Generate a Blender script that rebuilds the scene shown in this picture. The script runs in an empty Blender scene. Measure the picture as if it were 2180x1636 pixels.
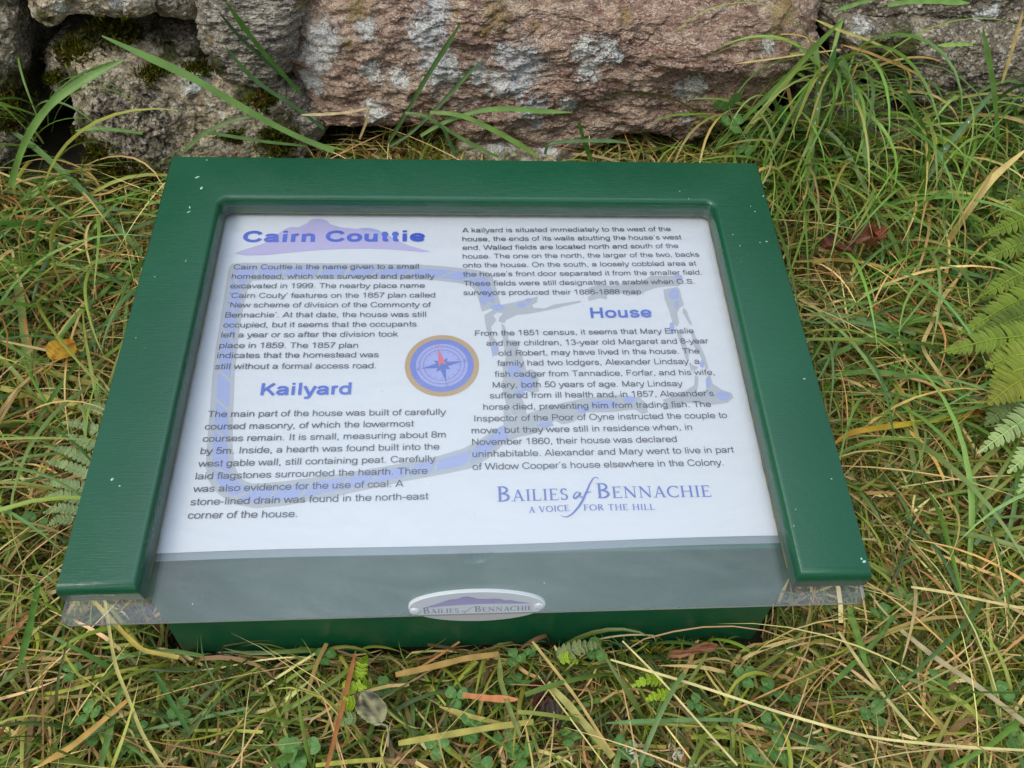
import bpy, bmesh, math
import numpy as np
from mathutils import Vector, Matrix
rng = np.random.default_rng(7)
sc = bpy.context.scene
C = sc.collection

# ------------------------------------------------------------------ camera
FPX, CX, CY = 1750.0, 1090.0, 818.0
RB = np.array([[0.9982, -0.0360, 0.0474], [-0.0046, -0.8406, -0.5417], [0.0594, 0.5405, -0.8392]])
_u, _s, _v = np.linalg.svd(RB); RB = _u @ _v
CAMB = np.array([-0.0077, -0.3778, 0.5167])           # camera seen from the sign's own board frame
TILT = math.radians(12.0); BZ = 0.210                  # board leans back 12 degrees, its middle 21.5 cm up
BW = np.array([[1, 0, 0], [0, math.cos(TILT), -math.sin(TILT)], [0, math.sin(TILT), math.cos(TILT)]])
BO = np.array([0, 0, BZ])
CAM = BW @ CAMB + BO
RW = RB @ BW.T                                         # world -> camera axes (x right, y down, z forward)
cam_d = bpy.data.cameras.new('camera'); cam = bpy.data.objects.new('camera', cam_d); C.objects.link(cam)
cam_d.sensor_width = 36; cam_d.lens = FPX / 2180 * 36; cam_d.clip_start = 0.02; cam_d.clip_end = 500
M = Matrix.Identity(4)
for r in range(3):
    M[r][0] = RW[0][r]; M[r][1] = -RW[1][r]; M[r][2] = -RW[2][r]; M[r][3] = CAM[r]
cam.matrix_world = M
sc.camera = cam

# ------------------------------------------------------------------ overcast sky and veiled sun
SKY_STR, OVER_STR, SUN_STR, EXPO = 0.06, 0.56, 1.3, 0.0
SUN_EL, SUN_AZ = math.radians(48), math.radians(228)
w = bpy.data.worlds.new('World'); sc.world = w; w.use_nodes = True
nt = w.node_tree; nt.nodes.clear()
out = nt.nodes.new('ShaderNodeOutputWorld'); add = nt.nodes.new('ShaderNodeAddShader')
b1 = nt.nodes.new('ShaderNodeBackground'); b2 = nt.nodes.new('ShaderNodeBackground')
sky = nt.nodes.new('ShaderNodeTexSky'); sky.sky_type = 'NISHITA'; sky.sun_disc = False
sky.sun_elevation = SUN_EL; sky.sun_rotation = SUN_AZ; sky.dust_density = 4
b1.inputs[1].default_value = SKY_STR; b2.inputs[1].default_value = OVER_STR
nt.links.new(sky.outputs[0], b1.inputs[0])
tc = nt.nodes.new('ShaderNodeTexCoord'); sp = nt.nodes.new('ShaderNodeSeparateXYZ')
nt.links.new(tc.outputs['Generated'], sp.inputs[0])
ramp = nt.nodes.new('ShaderNodeValToRGB'); nt.links.new(sp.outputs[2], ramp.inputs[0])
e = ramp.color_ramp.elements
e[0].position = 0; e[0].color = (.50, .53, .57, 1)
e[1].position = 1; e[1].color = (3.25, 3.75, 4.35, 1)
k_ = e.new(.55); k_.color = (.74, .81, .90, 1)
k_ = e.new(.91); k_.color = (1.12, 1.26, 1.45, 1)
cn = nt.nodes.new('ShaderNodeTexNoise'); cn.inputs['Scale'].default_value = 2.2; cn.inputs['Detail'].default_value = 4
nt.links.new(tc.outputs['Generated'], cn.inputs['Vector'])
cm = nt.nodes.new('ShaderNodeMapRange'); cm.inputs[1].default_value = .3; cm.inputs[2].default_value = .7
cm.inputs[3].default_value = .82; cm.inputs[4].default_value = 1.12
nt.links.new(cn.outputs[0], cm.inputs[0])
mx = nt.nodes.new('ShaderNodeMix'); mx.data_type = 'RGBA'; mx.blend_type = 'MULTIPLY'; mx.inputs[0].default_value = 1
nt.links.new(ramp.outputs[0], mx.inputs[6]); nt.links.new(cm.outputs[0], mx.inputs[7])
nt.links.new(mx.outputs[2], b2.inputs[0])
nt.links.new(b1.outputs[0], add.inputs[0]); nt.links.new(b2.outputs[0], add.inputs[1]); nt.links.new(add.outputs[0], out.inputs[0])
sd = bpy.data.lights.new('sun', 'SUN'); sd.energy = SUN_STR; sd.angle = math.radians(25); sd.color = (1, .96, .9)
so = bpy.data.objects.new('sun', sd); C.objects.link(so); so.location = (0, -2, 4)
sdir = Vector((math.sin(SUN_AZ) * math.cos(SUN_EL), math.cos(SUN_AZ) * math.cos(SUN_EL), math.sin(SUN_EL)))
so.rotation_euler = (-sdir).to_track_quat('-Z', 'Y').to_euler()
sc.view_settings.view_transform = 'Standard'; sc.view_settings.look = 'None'
sc.view_settings.exposure = EXPO; sc.view_settings.gamma = 1; sc.view_settings.use_curve_mapping = False
sc.render.engine = 'CYCLES'

# ------------------------------------------------------------------ helpers
def ray(u, v): return RW.T @ np.array([(u - CX) / FPX, (v - CY) / FPX, 1.0])
def atY(u, v, Y):                                      # point of a vertical plane seen at a pixel of the photograph
    d = ray(u, v); return CAM + d * (Y - CAM[1]) / d[1]
def onB(u, v, z):                                      # point on the board, in board coordinates
    d = RB.T @ np.array([(u - CX) / FPX, (v - CY) / FPX, 1.0]); return CAMB + d * (z - CAMB[2]) / d[2]
def gz(x, y):
    x = np.asarray(x, float); y = np.asarray(y, float)
    t = np.clip((y - .08) / .42, 0, 1); t = t * t * (3 - 2 * t)
    z = .095 * t + .006 * np.sin(9 * x + 1.3) * np.cos(11 * y + .4) + .004 * np.sin(23 * x + 5 * y) + .003 * np.cos(31 * y - 17 * x)
    side = np.clip((np.abs(x) - .3) / .3, 0, 1)
    return z + .012 * side * np.sin(6 * x + 2 * y + .5)
def onG(u, v, h=0.0):
    d = ray(u, v); k = (h - CAM[2]) / d[2]
    for _ in range(12):
        p = CAM + d * k; k = (float(gz(p[0], p[1])) + h - CAM[2]) / d[2]
    return CAM + d * k

def lin(c):
    c = np.asarray(c, float) / 255.0
    return np.where(c <= .04045, c / 12.92, ((c + .055) / 1.055) ** 2.4)
def l4(c): a = lin(c); return (float(a[0]), float(a[1]), float(a[2]), 1)

def _h(ix, iy, iz, s):
    h = (ix * 374761393 + iy * 668265263 + iz * 2147483647 + s * 974634777) & 0xffffffff
    h = ((h ^ (h >> 13)) * 1274126177) & 0xffffffff
    return h ^ (h >> 16)
def pn(p, s=0):
    i = np.floor(p).astype(np.int64); f = p - i; u = f * f * f * (f * (f * 6 - 15) + 10)
    r = np.zeros(len(p))
    for dx in (0, 1):
        for dy in (0, 1):
            for dz in (0, 1):
                h = _h(i[:, 0] + dx, i[:, 1] + dy, i[:, 2] + dz, s)
                g = ((h & 1023) / 511.5 - 1) * (f[:, 0] - dx) + (((h >> 10) & 1023) / 511.5 - 1) * (f[:, 1] - dy) + (((h >> 20) & 1023) / 511.5 - 1) * (f[:, 2] - dz)
                r += g * (u[:, 0] if dx else 1 - u[:, 0]) * (u[:, 1] if dy else 1 - u[:, 1]) * (u[:, 2] if dz else 1 - u[:, 2])
    return r
def fbm(p, o=5, s=0, gain=.5):
    r = 0; a = 1
    for k in range(o): r = r + a * pn(p * 2 ** k + 13.7 * k, s + k); a *= gain
    return r

def link(name, me, mat=None, parent=None, kind=None, label=None, cat=None, group=None):
    o = bpy.data.objects.new(name, me); C.objects.link(o)
    if mat: me.materials.append(mat)
    if parent: o.parent = parent
    tag(o, label, cat, group, kind); return o
def tag(o, label=None, cat=None, group=None, kind=None):
    if label: o['label'] = label
    if cat: o['category'] = cat
    if group: o['group'] = group
    if kind: o['kind'] = kind
    return o
def empty(name, loc, label, cat, group=None, rot=(0, 0, 0)):
    o = bpy.data.objects.new(name, None); C.objects.link(o); o.location = loc; o.rotation_euler = rot; o.empty_display_size = .05
    return tag(o, label, cat, group)
def pymesh(name, v, f, smooth=True):
    me = bpy.data.meshes.new(name); me.from_pydata([tuple(map(float, q)) for q in v], [], [tuple(map(int, q)) for q in f])
    if smooth: me.shade_smooth()
    return me
def npmesh(name, V, F, cols=None, attrs=None, smooth=True):
    V = np.ascontiguousarray(V, np.float32); F = np.ascontiguousarray(F, np.int32)
    me = bpy.data.meshes.new(name); me.vertices.add(len(V)); me.vertices.foreach_set('co', V.ravel())
    k = F.shape[1]; me.loops.add(F.size); me.loops.foreach_set('vertex_index', F.ravel())
    me.polygons.add(len(F)); me.polygons.foreach_set('loop_start', np.arange(0, F.size, k, dtype=np.int32))
    me.update(calc_edges=True)
    if smooth: me.polygons.foreach_set('use_smooth', np.ones(len(F), bool))
    if cols is not None:
        a = me.attributes.new('col', 'FLOAT_COLOR', 'POINT')
        a.data.foreach_set('color', np.c_[cols, np.ones(len(cols))].astype(np.float32).ravel())
    for n, d in (attrs or {}).items():
        a = me.attributes.new(n, 'FLOAT', 'POINT'); a.data.foreach_set('value', d.astype(np.float32))
    me.update(); return me

# ------------------------------------------------------------------ material helper
class Mat:
    def __init__(s, name):
        s.m = bpy.data.materials.new(name); s.m.use_nodes = True; s.t = s.m.node_tree
        s.b = s.t.nodes['Principled BSDF']; s.o = s.t.nodes['Material Output']; s._tc = None
    def n(s, typ, **kw):
        x = s.t.nodes.new(typ)
        for k, v in kw.items():
            if k in x.inputs.keys(): s.set(x.inputs[k], v)
            else: setattr(x, k, v)
        return x
    def set(s, inp, v):
        if isinstance(v, bpy.types.NodeSocket): s.t.links.new(v, inp)
        else:
            if isinstance(v, tuple) and len(v) == 3 and inp.type == 'RGBA': v = (*v, 1)
            inp.default_value = v
    def obj(s):
        if not s._tc: s._tc = s.n('ShaderNodeTexCoord').outputs['Object']
        return s._tc
    def map(s, scale=(1, 1, 1), rot=(0, 0, 0)):
        x = s.n('ShaderNodeMapping'); s.set(x.inputs['Vector'], s.obj()); x.inputs['Scale'].default_value = scale; x.inputs['Rotation'].default_value = rot
        return x.outputs[0]
    def noise(s, scale, detail=4, rough=.55, vec=None, dist=0):
        x = s.n('ShaderNodeTexNoise', Scale=scale, Detail=detail, Roughness=rough, Distortion=dist); s.set(x.inputs['Vector'], vec or s.obj()); return x.outputs[0]
    def vor(s, scale, out='Color', vec=None, feature='F1'):
        x = s.n('ShaderNodeTexVoronoi', feature=feature); x.inputs['Scale'].default_value = scale; s.set(x.inputs['Vector'], vec or s.obj()); return x.outputs[out]
    def attr(s, name, out='Fac'): return s.n('ShaderNodeAttribute', attribute_name=name).outputs[out]
    def math(s, op, a, b=0.0, c=0.0):
        x = s.n('ShaderNodeMath', operation=op); s.set(x.inputs[0], a); s.set(x.inputs[1], b); s.set(x.inputs[2], c); return x.outputs[0]
    def rng(s, v, a, b, c=0.0, d=1.0, smooth=False):
        x = s.n('ShaderNodeMapRange'); x.interpolation_type = 'SMOOTHSTEP' if smooth else 'LINEAR'
        for i, q in enumerate((v, a, b, c, d)): s.set(x.inputs[i], q)
        return x.outputs[0]
    def mix(s, f, a, b, mode='MIX'):
        x = s.n('ShaderNodeMix', data_type='RGBA', blend_type=mode); s.set(x.inputs[0], f)
        s.set(x.inputs[6], a); s.set(x.inputs[7], b); return x.outputs[2]
    def bump(s, h, dist, strength=1.0, prev=None):
        x = s.n('ShaderNodeBump'); x.inputs['Distance'].default_value = dist; x.inputs['Strength'].default_value = strength
        s.set(x.inputs['Height'], h)
        if prev is not None: s.set(x.inputs['Normal'], prev)
        return x.outputs[0]
    def P(s, **kw):
        for k, v in kw.items(): s.set(s.b.inputs[k.replace('_', ' ')], v)
def g(v): return (v, v, v, 1)

def stone_mat(name, c1, c2, c3, dark, speck=260, aniso=(1, 1, 1), mossc=(.10, .11, .012), rust=.0):
    m = Mat(name); v = m.map(aniso)
    base = m.mix(m.rng(m.noise(9, 6, .6, v), .35, .65), c1, c2)
    base = m.mix(m.rng(m.noise(38, 5, .7, v), .42, .62), base, c3)
    sepn = m.n('ShaderNodeSeparateColor'); m.set(sepn.inputs[0], m.vor(speck, 'Color', v)); r1 = sepn.outputs[0]
    sep2 = m.n('ShaderNodeSeparateColor'); m.set(sep2.inputs[0], m.vor(speck * 2.3, 'Color', v)); r2 = sep2.outputs[1]
    base = m.mix(m.rng(r1, .72, .8), base, m.mix(.6, base, (.88, .82, .70, 1)))
    base = m.mix(m.rng(r2, .84, .9, 0, .6), base, dark)
    vs = m.map((aniso[0], aniso[1], aniso[2] * 2.2), (0, .12, 0))
    base = m.mix(m.rng(m.noise(34, 7, .75, vs, .6), .50, .60, 0, .75), base, m.mix(.35, dark, c3))
    base = m.mix(m.rng(m.attr('stain'), .25, .6, 0, 1), base, m.mix(m.rng(m.noise(150, 4, .7), .4, .62), (.012, .012, .014, 1), base))
    base = m.mix(m.rng(m.noise(120, 4, .7, v), .54, .68, 0, .8), base, dark)
    base = m.mix(m.rng(m.noise(5, 6, .7), .56, .72, 0, .6), base, m.mix(.6, base, dark))
    ln = m.noise(150, 6, .8); ln2 = m.noise(420, 3, .6)
    li = m.rng(m.math('ADD', m.attr('lichen'), m.math('MULTIPLY_ADD', ln, 3.0, -1.5)), .40, .50)
    li = m.math('MULTIPLY', li, m.rng(ln2, .36, .48, .35, 1))
    base = m.mix(li, base, m.mix(m.rng(m.noise(14, 2), .4, .6), (.80, .82, .80, 1), (.95, .95, .86, 1)))
    ye = m.rng(m.math('ADD', m.attr('yellow'), m.math('MULTIPLY_ADD', m.noise(70, 5, .7), 2.2, -1.1)), .4, .7, 0, .6)
    base = m.mix(ye, base, (.38, .27, .07, 1))
    mo = m.rng(m.math('ADD', m.attr('mossy'), m.math('MULTIPLY_ADD', m.noise(45, 6, .75), 1.6, -.8)), .3, .6, 0, .92)
    base = m.mix(mo, base, m.mix(m.noise(160, 3), mossc, (.03, .035, .008, 1)))
    h1 = m.noise(60, 8, .72, v); h2 = m.vor(speck * .8, 'Distance', v); h3 = m.noise(600, 3, .6)
    b = m.bump(h1, .006, .8); b = m.bump(h2, .003, .8, b); b = m.bump(h3, .001, .9, b); b = m.bump(m.noise(190, 5, .8, v), .003, .8, b)
    b = m.bump(m.math('MULTIPLY', li, ln2), .002, .8, b)
    m.P(Base_Color=base, Roughness=m.rng(m.noise(200), .3, .7, .5, .85), Normal=b); m.b.inputs['Specular IOR Level'].default_value = .35
    return m.m

def leaf_mat(name, rough=.42, trans=.3, spec=.45, vein=True):
    m = Mat(name); c = m.attr('col', 'Color'); n = m.noise(260, 3)
    col = m.mix(m.rng(n, .3, .7, 0, .35), c, m.mix(1, c, g(.55), 'MULTIPLY'))
    if vein:
        st = m.math('SINE', m.math('MULTIPLY', m.attr('across'), 26.0))
        col = m.mix(m.rng(st, -1, 1, 0, .22), col, m.mix(1, col, (1.5, 1.5, 1.4, 1), 'MULTIPLY'))
    m.P(Base_Color=col, Roughness=rough); m.b.inputs['Specular IOR Level'].default_value = spec
    tr = m.n('ShaderNodeBsdfTranslucent'); m.set(tr.inputs[0], m.mix(1, col, (1.15, 1.2, .7, 1), 'MULTIPLY'))
    ms = m.n('ShaderNodeMixShader'); ms.inputs[0].default_value = trans
    m.t.links.new(m.b.outputs[0], ms.inputs[1]); m.t.links.new(tr.outputs[0], ms.inputs[2]); m.t.links.new(ms.outputs[0], m.o.inputs[0])
    return m.m
def plain(name, c, rough=.6, spec=.3, var=0):
    m = Mat(name); col = c if len(c) == 4 else (*c, 1)
    if var: col = m.mix(m.rng(m.noise(180, 5), .3, .7, 0, var), col, m.mix(1, col, g(.4), 'MULTIPLY'))
    m.P(Base_Color=col, Roughness=rough); m.b.inputs['Specular IOR Level'].default_value = spec; return m.m

GRASS = leaf_mat('grass_blades'); FERN = leaf_mat('fern_leaf', .5, .3, .3, False); MOSS = leaf_mat('moss_leaf', .6, .35, .2, False)
DRY = leaf_mat('dry_straw', .55, .2, .3)

# ------------------------------------------------------------------ ground
def soil():
    m = Mat('dark_soil')
    col = m.mix(m.noise(60, 6, .7), (.012, .009, .005, 1), (.05, .036, .016, 1)); col = m.mix(m.rng(m.noise(14, 4), .5, .65, 0, .6), col, (.035, .04, .01, 1))
    m.P(Base_Color=col, Roughness=.9, Normal=m.bump(m.noise(150, 6, .7), .006)); return m.m
def build_ground():
    a = np.r_[np.linspace(-30, -1.5, 14)[:-1], np.linspace(-1.5, 1.5, 260), np.linspace(1.5, 30, 14)[1:]]
    X, Y = np.meshgrid(a, a); n = len(a); Z = gz(np.clip(X, -1.5, 1.5), np.clip(Y, -1.5, 1.5))
    P = np.c_[X.ravel(), Y.ravel(), Z.ravel()]
    near = (np.abs(P[:, 0]) < 1.4) & (np.abs(P[:, 1]) < 1.4)
    P[near, 2] += .008 * fbm(P[near] * 30, 3)
    i = np.arange(n * n).reshape(n, n); F = np.c_[i[:-1, :-1].ravel(), i[:-1, 1:].ravel(), i[1:, 1:].ravel(), i[1:, :-1].ravel()]
    link('ground', npmesh('ground', P, F), soil(), kind='structure', label='dark soil and rootmat under the grass')
build_ground()

# ------------------------------------------------------------------ dry stone wall
def smooth_poly(P, n):
    P = np.array(P, float); m = len(P); q = []
    seg = np.linalg.norm(np.roll(P, -1, 0) - P, axis=1); L = seg.sum(); cum = np.r_[0, np.cumsum(seg)]
    for s in np.linspace(0, L, n, endpoint=False):
        k = min(np.searchsorted(cum, s, 'right') - 1, m - 1); t = (s - cum[k]) / seg[k]
        a, b, c, d = P[(k - 1) % m], P[k], P[(k + 1) % m], P[(k + 2) % m]
        q.append(.5 * ((2 * b) + (c - a) * t + (2 * a - 5 * b + 4 * c - d) * t * t + (3 * b - a - 3 * c + d) * t ** 3))
    return np.array(q)
WALL = empty('dry_stone_wall', (0, .55, .1), 'old dry stone wall of rough granite blocks behind the green sign', 'stone wall')
WALL.matrix_world = Matrix.Translation((0, .55, .1))
def stone(px, Y, mat, seed, N=240, R=90, bulge=.05, rough=1.0, back=.3, fol=(1, 1, 1), blobs=(), world=False, label=None, amb=(0, 0, 0), ledge=None, pw=3.2, tilt=0.0):
    Yf = Y - .6 * bulge
    pts = np.array([(q[0], q[1]) for q in px], float) if world else np.array([[atY(u, v, Yf)[0], atY(u, v, Yf)[2]] for u, v in px])
    B = smooth_poly(pts, N); c = B.mean(0) if not world else B.mean(0)
    size = np.sqrt(np.ptp(B[:, 0]) * np.ptp(B[:, 1]))
    s = 1 - (1 - np.linspace(0, 1, R)) ** 1.35; d = (1 - s ** pw) ** (1 / pw)
    V = []; dirs = []
    rad = (B - c); rn = rad / (np.linalg.norm(rad, axis=1, keepdims=True) + 1e-9)
    for k in range(1, R):
        xy = c + rad * s[k]; y = np.full(N, Y - bulge * d[k]) + tilt * (xy[:, 1] - c[1])
        V.append(np.c_[xy[:, 0], y, xy[:, 1]]); wq = s[k] ** 8
        dirs.append(np.c_[rn[:, 0] * wq, np.full(N, -(1 - wq * .8)), rn[:, 1] * wq])
    for k, bk in enumerate(np.linspace(.02, back, 9)):
        xy = c + rad * (1 - .12 * (k / 8) ** 2); V.append(np.c_[xy[:, 0], np.full(N, Y + bk), xy[:, 1]]); dirs.append(np.c_[rn[:, 0], np.full(N, -.2), rn[:, 1]])
    V.insert(0, np.array([[c[0], Y - bulge, c[1]]])); dirs.insert(0, np.array([[0, -1, 0]]))
    V.append(np.array([[c[0], Y + back, c[1]]])); dirs.append(np.array([[0, .2, 0]]))
    V = np.vstack(V); D = np.vstack(dirs)
    q = V * np.array(fol)
    q = q + .03 * np.c_[pn(V * 9, seed + 50), pn(V * 9 + 5, seed + 51), pn(V * 9 + 9, seed + 52)]
    big = fbm(q * 5.5, 3, seed) * .038 * size * 2
    rid = (.5 - np.abs(fbm(q * 19, 5, seed + 9))) * .012
    cell = np.round(fbm(q * 12, 2, seed + 20) * 4) / 4 * .010
    fine = fbm(q * 55, 5, seed + 30, .68) * .0062
    h = (big + rid + cell + fine) * rough; h = h + .0035 * rough * np.maximum(0, fbm(q * 30, 3, seed + 60)) * 2
    if ledge is not None:
        for (u0, v0, u1, v1, amt) in ledge:
            a = atY(u0, v0, Yf); b2_ = atY(u1, v1, Yf); tt = (V[:, 0] - a[0]) / (b2_[0] - a[0] + 1e-9); zl = a[2] + np.clip(tt, -.15, 1.15) * (b2_[2] - a[2]) + .012 * fbm(V * 14, 3, seed + 77)
            step = 1 / (1 + np.exp(-(V[:, 2] - zl) / .0025)); win = 1 / (1 + np.exp(-(tt + .05) * 22)) * 1 / (1 + np.exp((tt - 1.1) * 22))
            h = h + amt * (step - .3) * win
    V = V + D * h[:, None]
    at = {}
    for key in ('lichen', 'yellow', 'mossy', 'stain'):
        at[key] = np.full(len(V), {'lichen': amb[0], 'yellow': amb[1], 'mossy': amb[2], 'stain': 0}[key])
    for kind, u, v, r in blobs:
        p = atY(u, v, Yf - .02); rr = r / FPX * np.linalg.norm(p - CAM)
        dd = np.hypot(V[:, 0] - p[0], V[:, 2] - p[2]); at[kind] = np.maximum(at[kind], 1.05 - dd / rr * .75)
    F = []
    nr = R - 1 + 9; idx = 1 + np.arange(nr * N).reshape(nr, N); j = np.roll(idx, -1, 1)
    F4 = np.c_[idx[:-1].ravel(), idx[1:].ravel(), j[1:].ravel(), j[:-1].ravel()]
    F4 = F4[:, ::-1] if False else F4
    last = len(V) - 1
    T = [(0, idx[0, i], j[0, i], j[0, i]) for i in range(N)] + [(last, j[-1, i], idx[-1, i], idx[-1, i]) for i in range(N)]
    # the two fans are triangles: build the mesh from the quads and add the fans with from_pydata-like loops
    V = V - np.array([0, .55, .1])
    me = bpy.data.meshes.new('stone'); nq = len(F4); tri = np.array([(a, b, c_) for a, b, c_, _ in T], np.int32)
    me.vertices.add(len(V)); me.vertices.foreach_set('co', V.astype(np.float32).ravel())
    li = np.r_[F4.astype(np.int32).ravel(), tri.ravel()]; me.loops.add(len(li)); me.loops.foreach_set('vertex_index', li)
    me.polygons.add(nq + len(tri)); me.polygons.foreach_set('loop_start', np.r_[np.arange(nq) * 4, nq * 4 + np.arange(len(tri)) * 3].astype(np.int32))
    me.update(calc_edges=True); me.polygons.foreach_set('use_smooth', np.ones(nq + len(tri), bool))
    bm = bmesh.new(); bm.from_mesh(me); bmesh.ops.recalc_face_normals(bm, faces=bm.faces); bm.to_mesh(me); bm.free()
    for n_, dta in at.items():
        a = me.attributes.new(n_, 'FLOAT', 'POINT'); a.data.foreach_set('value', dta.astype(np.float32))
    o = link('stone', me, mat, WALL, label=label); return o

PINK = stone_mat('pink_granite', (.60, .37, .26, 1), (.84, .65, .46, 1), (.38, .21, .145, 1), (.07, .047, .038, 1), 420, (1, 1, 1.9))
GREY = stone_mat('grey_gneiss', (.52, .47, .36, 1), (.74, .68, .52, 1), (.26, .23, .18, 1), (.03, .027, .024, 1), 330, (1, 1, 2.4))
BEIGE = stone_mat('beige_granite', (.64, .54, .34, 1), (.88, .78, .56, 1), (.34, .26, .15, 1), (.045, .036, .028, 1), 230)
BROWN = stone_mat('brown_granite', (.36, .31, .21, 1), (.52, .46, .31, 1), (.19, .15, .11, 1), (.03, .024, .022, 1), 300)

WB = [('lichen', 1115, 130, 46), ('lichen', 1100, 165, 36), ('lichen', 1075, 110, 26), ('lichen', 1245, 100, 30), ('lichen', 1285, 100, 30), ('lichen', 1305, 115, 22),
      ('lichen', 1250, 145, 26), ('lichen', 690, 90, 44), ('lichen', 672, 130, 34), ('lichen', 660, 185, 30), ('lichen', 909, 66, 44), ('lichen', 935, 130, 44), ('lichen', 960, 150, 30),
      ('lichen', 790, 150, 26), ('lichen', 850, 155, 24), ('lichen', 800, 230, 30), ('lichen', 1058, 170, 30), ('lichen', 1020, 150, 28), ('lichen', 1135, 215, 32),
      ('lichen', 1205, 215, 22), ('lichen', 1470, 185, 36), ('lichen', 1460, 255, 12), ('lichen', 1630, 85, 18), ('lichen', 1140, 255, 16), ('lichen', 780, 60, 24), ('lichen', 930, 20, 30),
      ('yellow', 970, 23, 16), ('yellow', 1055, 35, 34), ('yellow', 1030, 60, 20), ('yellow', 1145, 60, 14), ('yellow', 740, 85, 14), ('yellow', 1670, 40, 40), ('yellow', 760, 20, 30), ('yellow', 1330, 45, 20)]
stone([(640, -60), (800, -70), (1000, -60), (1090, -8), (1300, 8), (1450, 8), (1560, 18), (1650, 8), (1704, 16), (1714, 60), (1708, 110), (1680, 140), (1640, 195), (1590, 235), (1545, 270), (1480, 300), (1400, 282), (1320, 288), (1250, 306), (1150, 310), (1060, 304), (990, 290), (930, 262), (850, 262), (760, 262), (700, 262), (655, 240), (628, 195), (622, 135), (640, 60)],
      .50, PINK, 3, 560, 170, .07, 1.0, .35, (1, 1, 2.0), WB, label='long pinkish block spotted with white lichen', amb=(-.12, -.02, -.3), ledge=[(1420, 118, 1730, 142, .026)], pw=3.6, tilt=.12)
stone([(412, -60), (560, -80), (668, -50), (658, 10), (642, 50), (628, 105), (612, 150), (592, 184), (560, 194), (505, 182), (468, 166), (450, 130), (430, 82), (426, 30)],
      .485, GREY, 11, 300, 120, .055, .8, .3, (1, 1, 2.4), [('yellow', 640, 15, 18), ('yellow', 445, 90, 10), ('mossy', 460, 150, 26), ('mossy', 600, 175, 16)], label='grey banded block standing above the corner of the frame', amb=(-.05, -.2, -.3))
stone([(20, -90), (180, -110), (322, -90), (326, 18), (289, 33), (200, 30), (150, 33), (121, 54), (84, 48), (50, 12)],
      .475, BEIGE, 17, 240, 90, .05, .9, .3, (1, 1, 1.5), [('lichen', 128, 12, 14), ('mossy', 90, 40, 22), ('lichen', 250, 0, 20)], amb=(.0, -.1, -.25))
stone([(328, -90), (410, -90), (424, 26), (380, 30), (334, 20)], .49, BROWN, 19, 120, 50, .035, .8, .3, amb=(0, 0, -.2))
stone([(92, 118), (128, 96), (205, 82), (290, 84), (360, 78), (425, 84), (446, 130), (470, 172), (440, 215), (330, 200), (220, 185), (120, 200), (95, 150)],
      .52, BROWN, 23, 260, 90, .05, .9, .3, (1, 1, 1.3), [('mossy', 250, 75, 60), ('mossy', 140, 110, 40), ('mossy', 330, 120, 40), ('mossy', 420, 150, 40), ('mossy', 190, 95, 40), ('lichen', 200, 120, 26)], label='dark mossy stone under the gap at the left', amb=(-.1, -.2, .02))
stone([(125, 190), (150, 150), (220, 130), (330, 150), (440, 190), (520, 205), (560, 215), (600, 250), (640, 300), (650, 350), (600, 420), (380, 440), (300, 420), (225, 385), (180, 330), (140, 265)],
      .455, BEIGE, 29, 420, 150, .06, 1.0, .3, (1, 1, 1.2), [('mossy', 330, 160, 26), ('mossy', 250, 370, 50), ('mossy', 200, 330, 36), ('mossy', 130, 210, 26), ('mossy', 160, 280, 24), ('mossy', 510, 220, 30), ('mossy', 590, 300, 40), ('mossy', 300, 390, 40), ('lichen', 400, 200, 26), ('stain', 290, 262, 90), ('stain', 330, 300, 50), ('stain', 210, 250, 40)], label='speckled beige boulder with dark stain and moss', amb=(-.05, -.2, -.22), pw=2.8, tilt=.25)
stone([(515, 205), (590, 190), (640, 178), (664, 225), (692, 258), (660, 300), (600, 262), (540, 240)], .48, GREY, 31, 160, 60, .035, .9, .25, blobs=[('mossy', 560, 225, 26)], amb=(.05, -.2, -.25))
stone([(-120, 20), (20, 10), (44, 60), (50, 120), (42, 190), (14, 240), (-120, 250)], .50, BROWN, 37, 160, 60, .04, 1, .3, blobs=[('mossy', 20, 200, 50)], amb=(-.1, -.2, .05))
stone([(-120, 235), (0, 226), (38, 262), (40, 330), (-10, 390), (-120, 390)], .47, BROWN, 41, 140, 60, .04, 1, .3, blobs=[('mossy', 20, 240, 50)], amb=(-.1, -.2, .1))
stone([(-100, -130), (16, -110), (40, -10), (20, 10), (-100, 12)], .51, BROWN, 43, 120, 40, .04, 1, .3, amb=(0, -.2, 0))
stone([(1768, -90), (1950, -100), (2260, -90), (2270, 60), (2150, 66), (2060, 48), (1960, 34), (1860, 30), (1776, 22)], .52, BROWN, 47, 280, 90, .05, 1, .3, (1, 1, 1.5), [('lichen', 2085, 35, 22), ('lichen', 2040, 50, 14), ('lichen', 2110, 20, 12)], label='dark purplish block at the top right', amb=(0, -.2, -.15))
stone([(1776, 34), (1850, 38), (1980, 46), (2080, 62), (2240, 80), (2260, 220), (2120, 245), (1980, 240), (1880, 200), (1810, 150), (1772, 90)], .50, BROWN, 53, 340, 110, .06, 1.1, .3, (1, 1, 1.3), [('mossy', 1900, 120, 60), ('lichen', 1840, 70, 18)], amb=(0, -.2, -.08))
stone([(1760, 130), (1860, 205), (1990, 250), (2120, 255), (2270, 235), (2280, 400), (2000, 400), (1800, 330), (1700, 260)], .52, BROWN, 59, 220, 70, .05, 1, .3, amb=(0, -.2, -.1))
stone([(950, 335), (1000, 312), (1060, 308), (1150, 312), (1205, 318), (1225, 345), (1220, 400), (960, 400)], .45, BEIGE, 61, 200, 60, .035, .7, .2, blobs=[('lichen', 1060, 320, 30), ('lichen', 1170, 325, 30), ('mossy', 960, 330, 20)], label='small pale stone low behind the top of the frame', amb=(.1, -.2, -.3))
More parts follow.
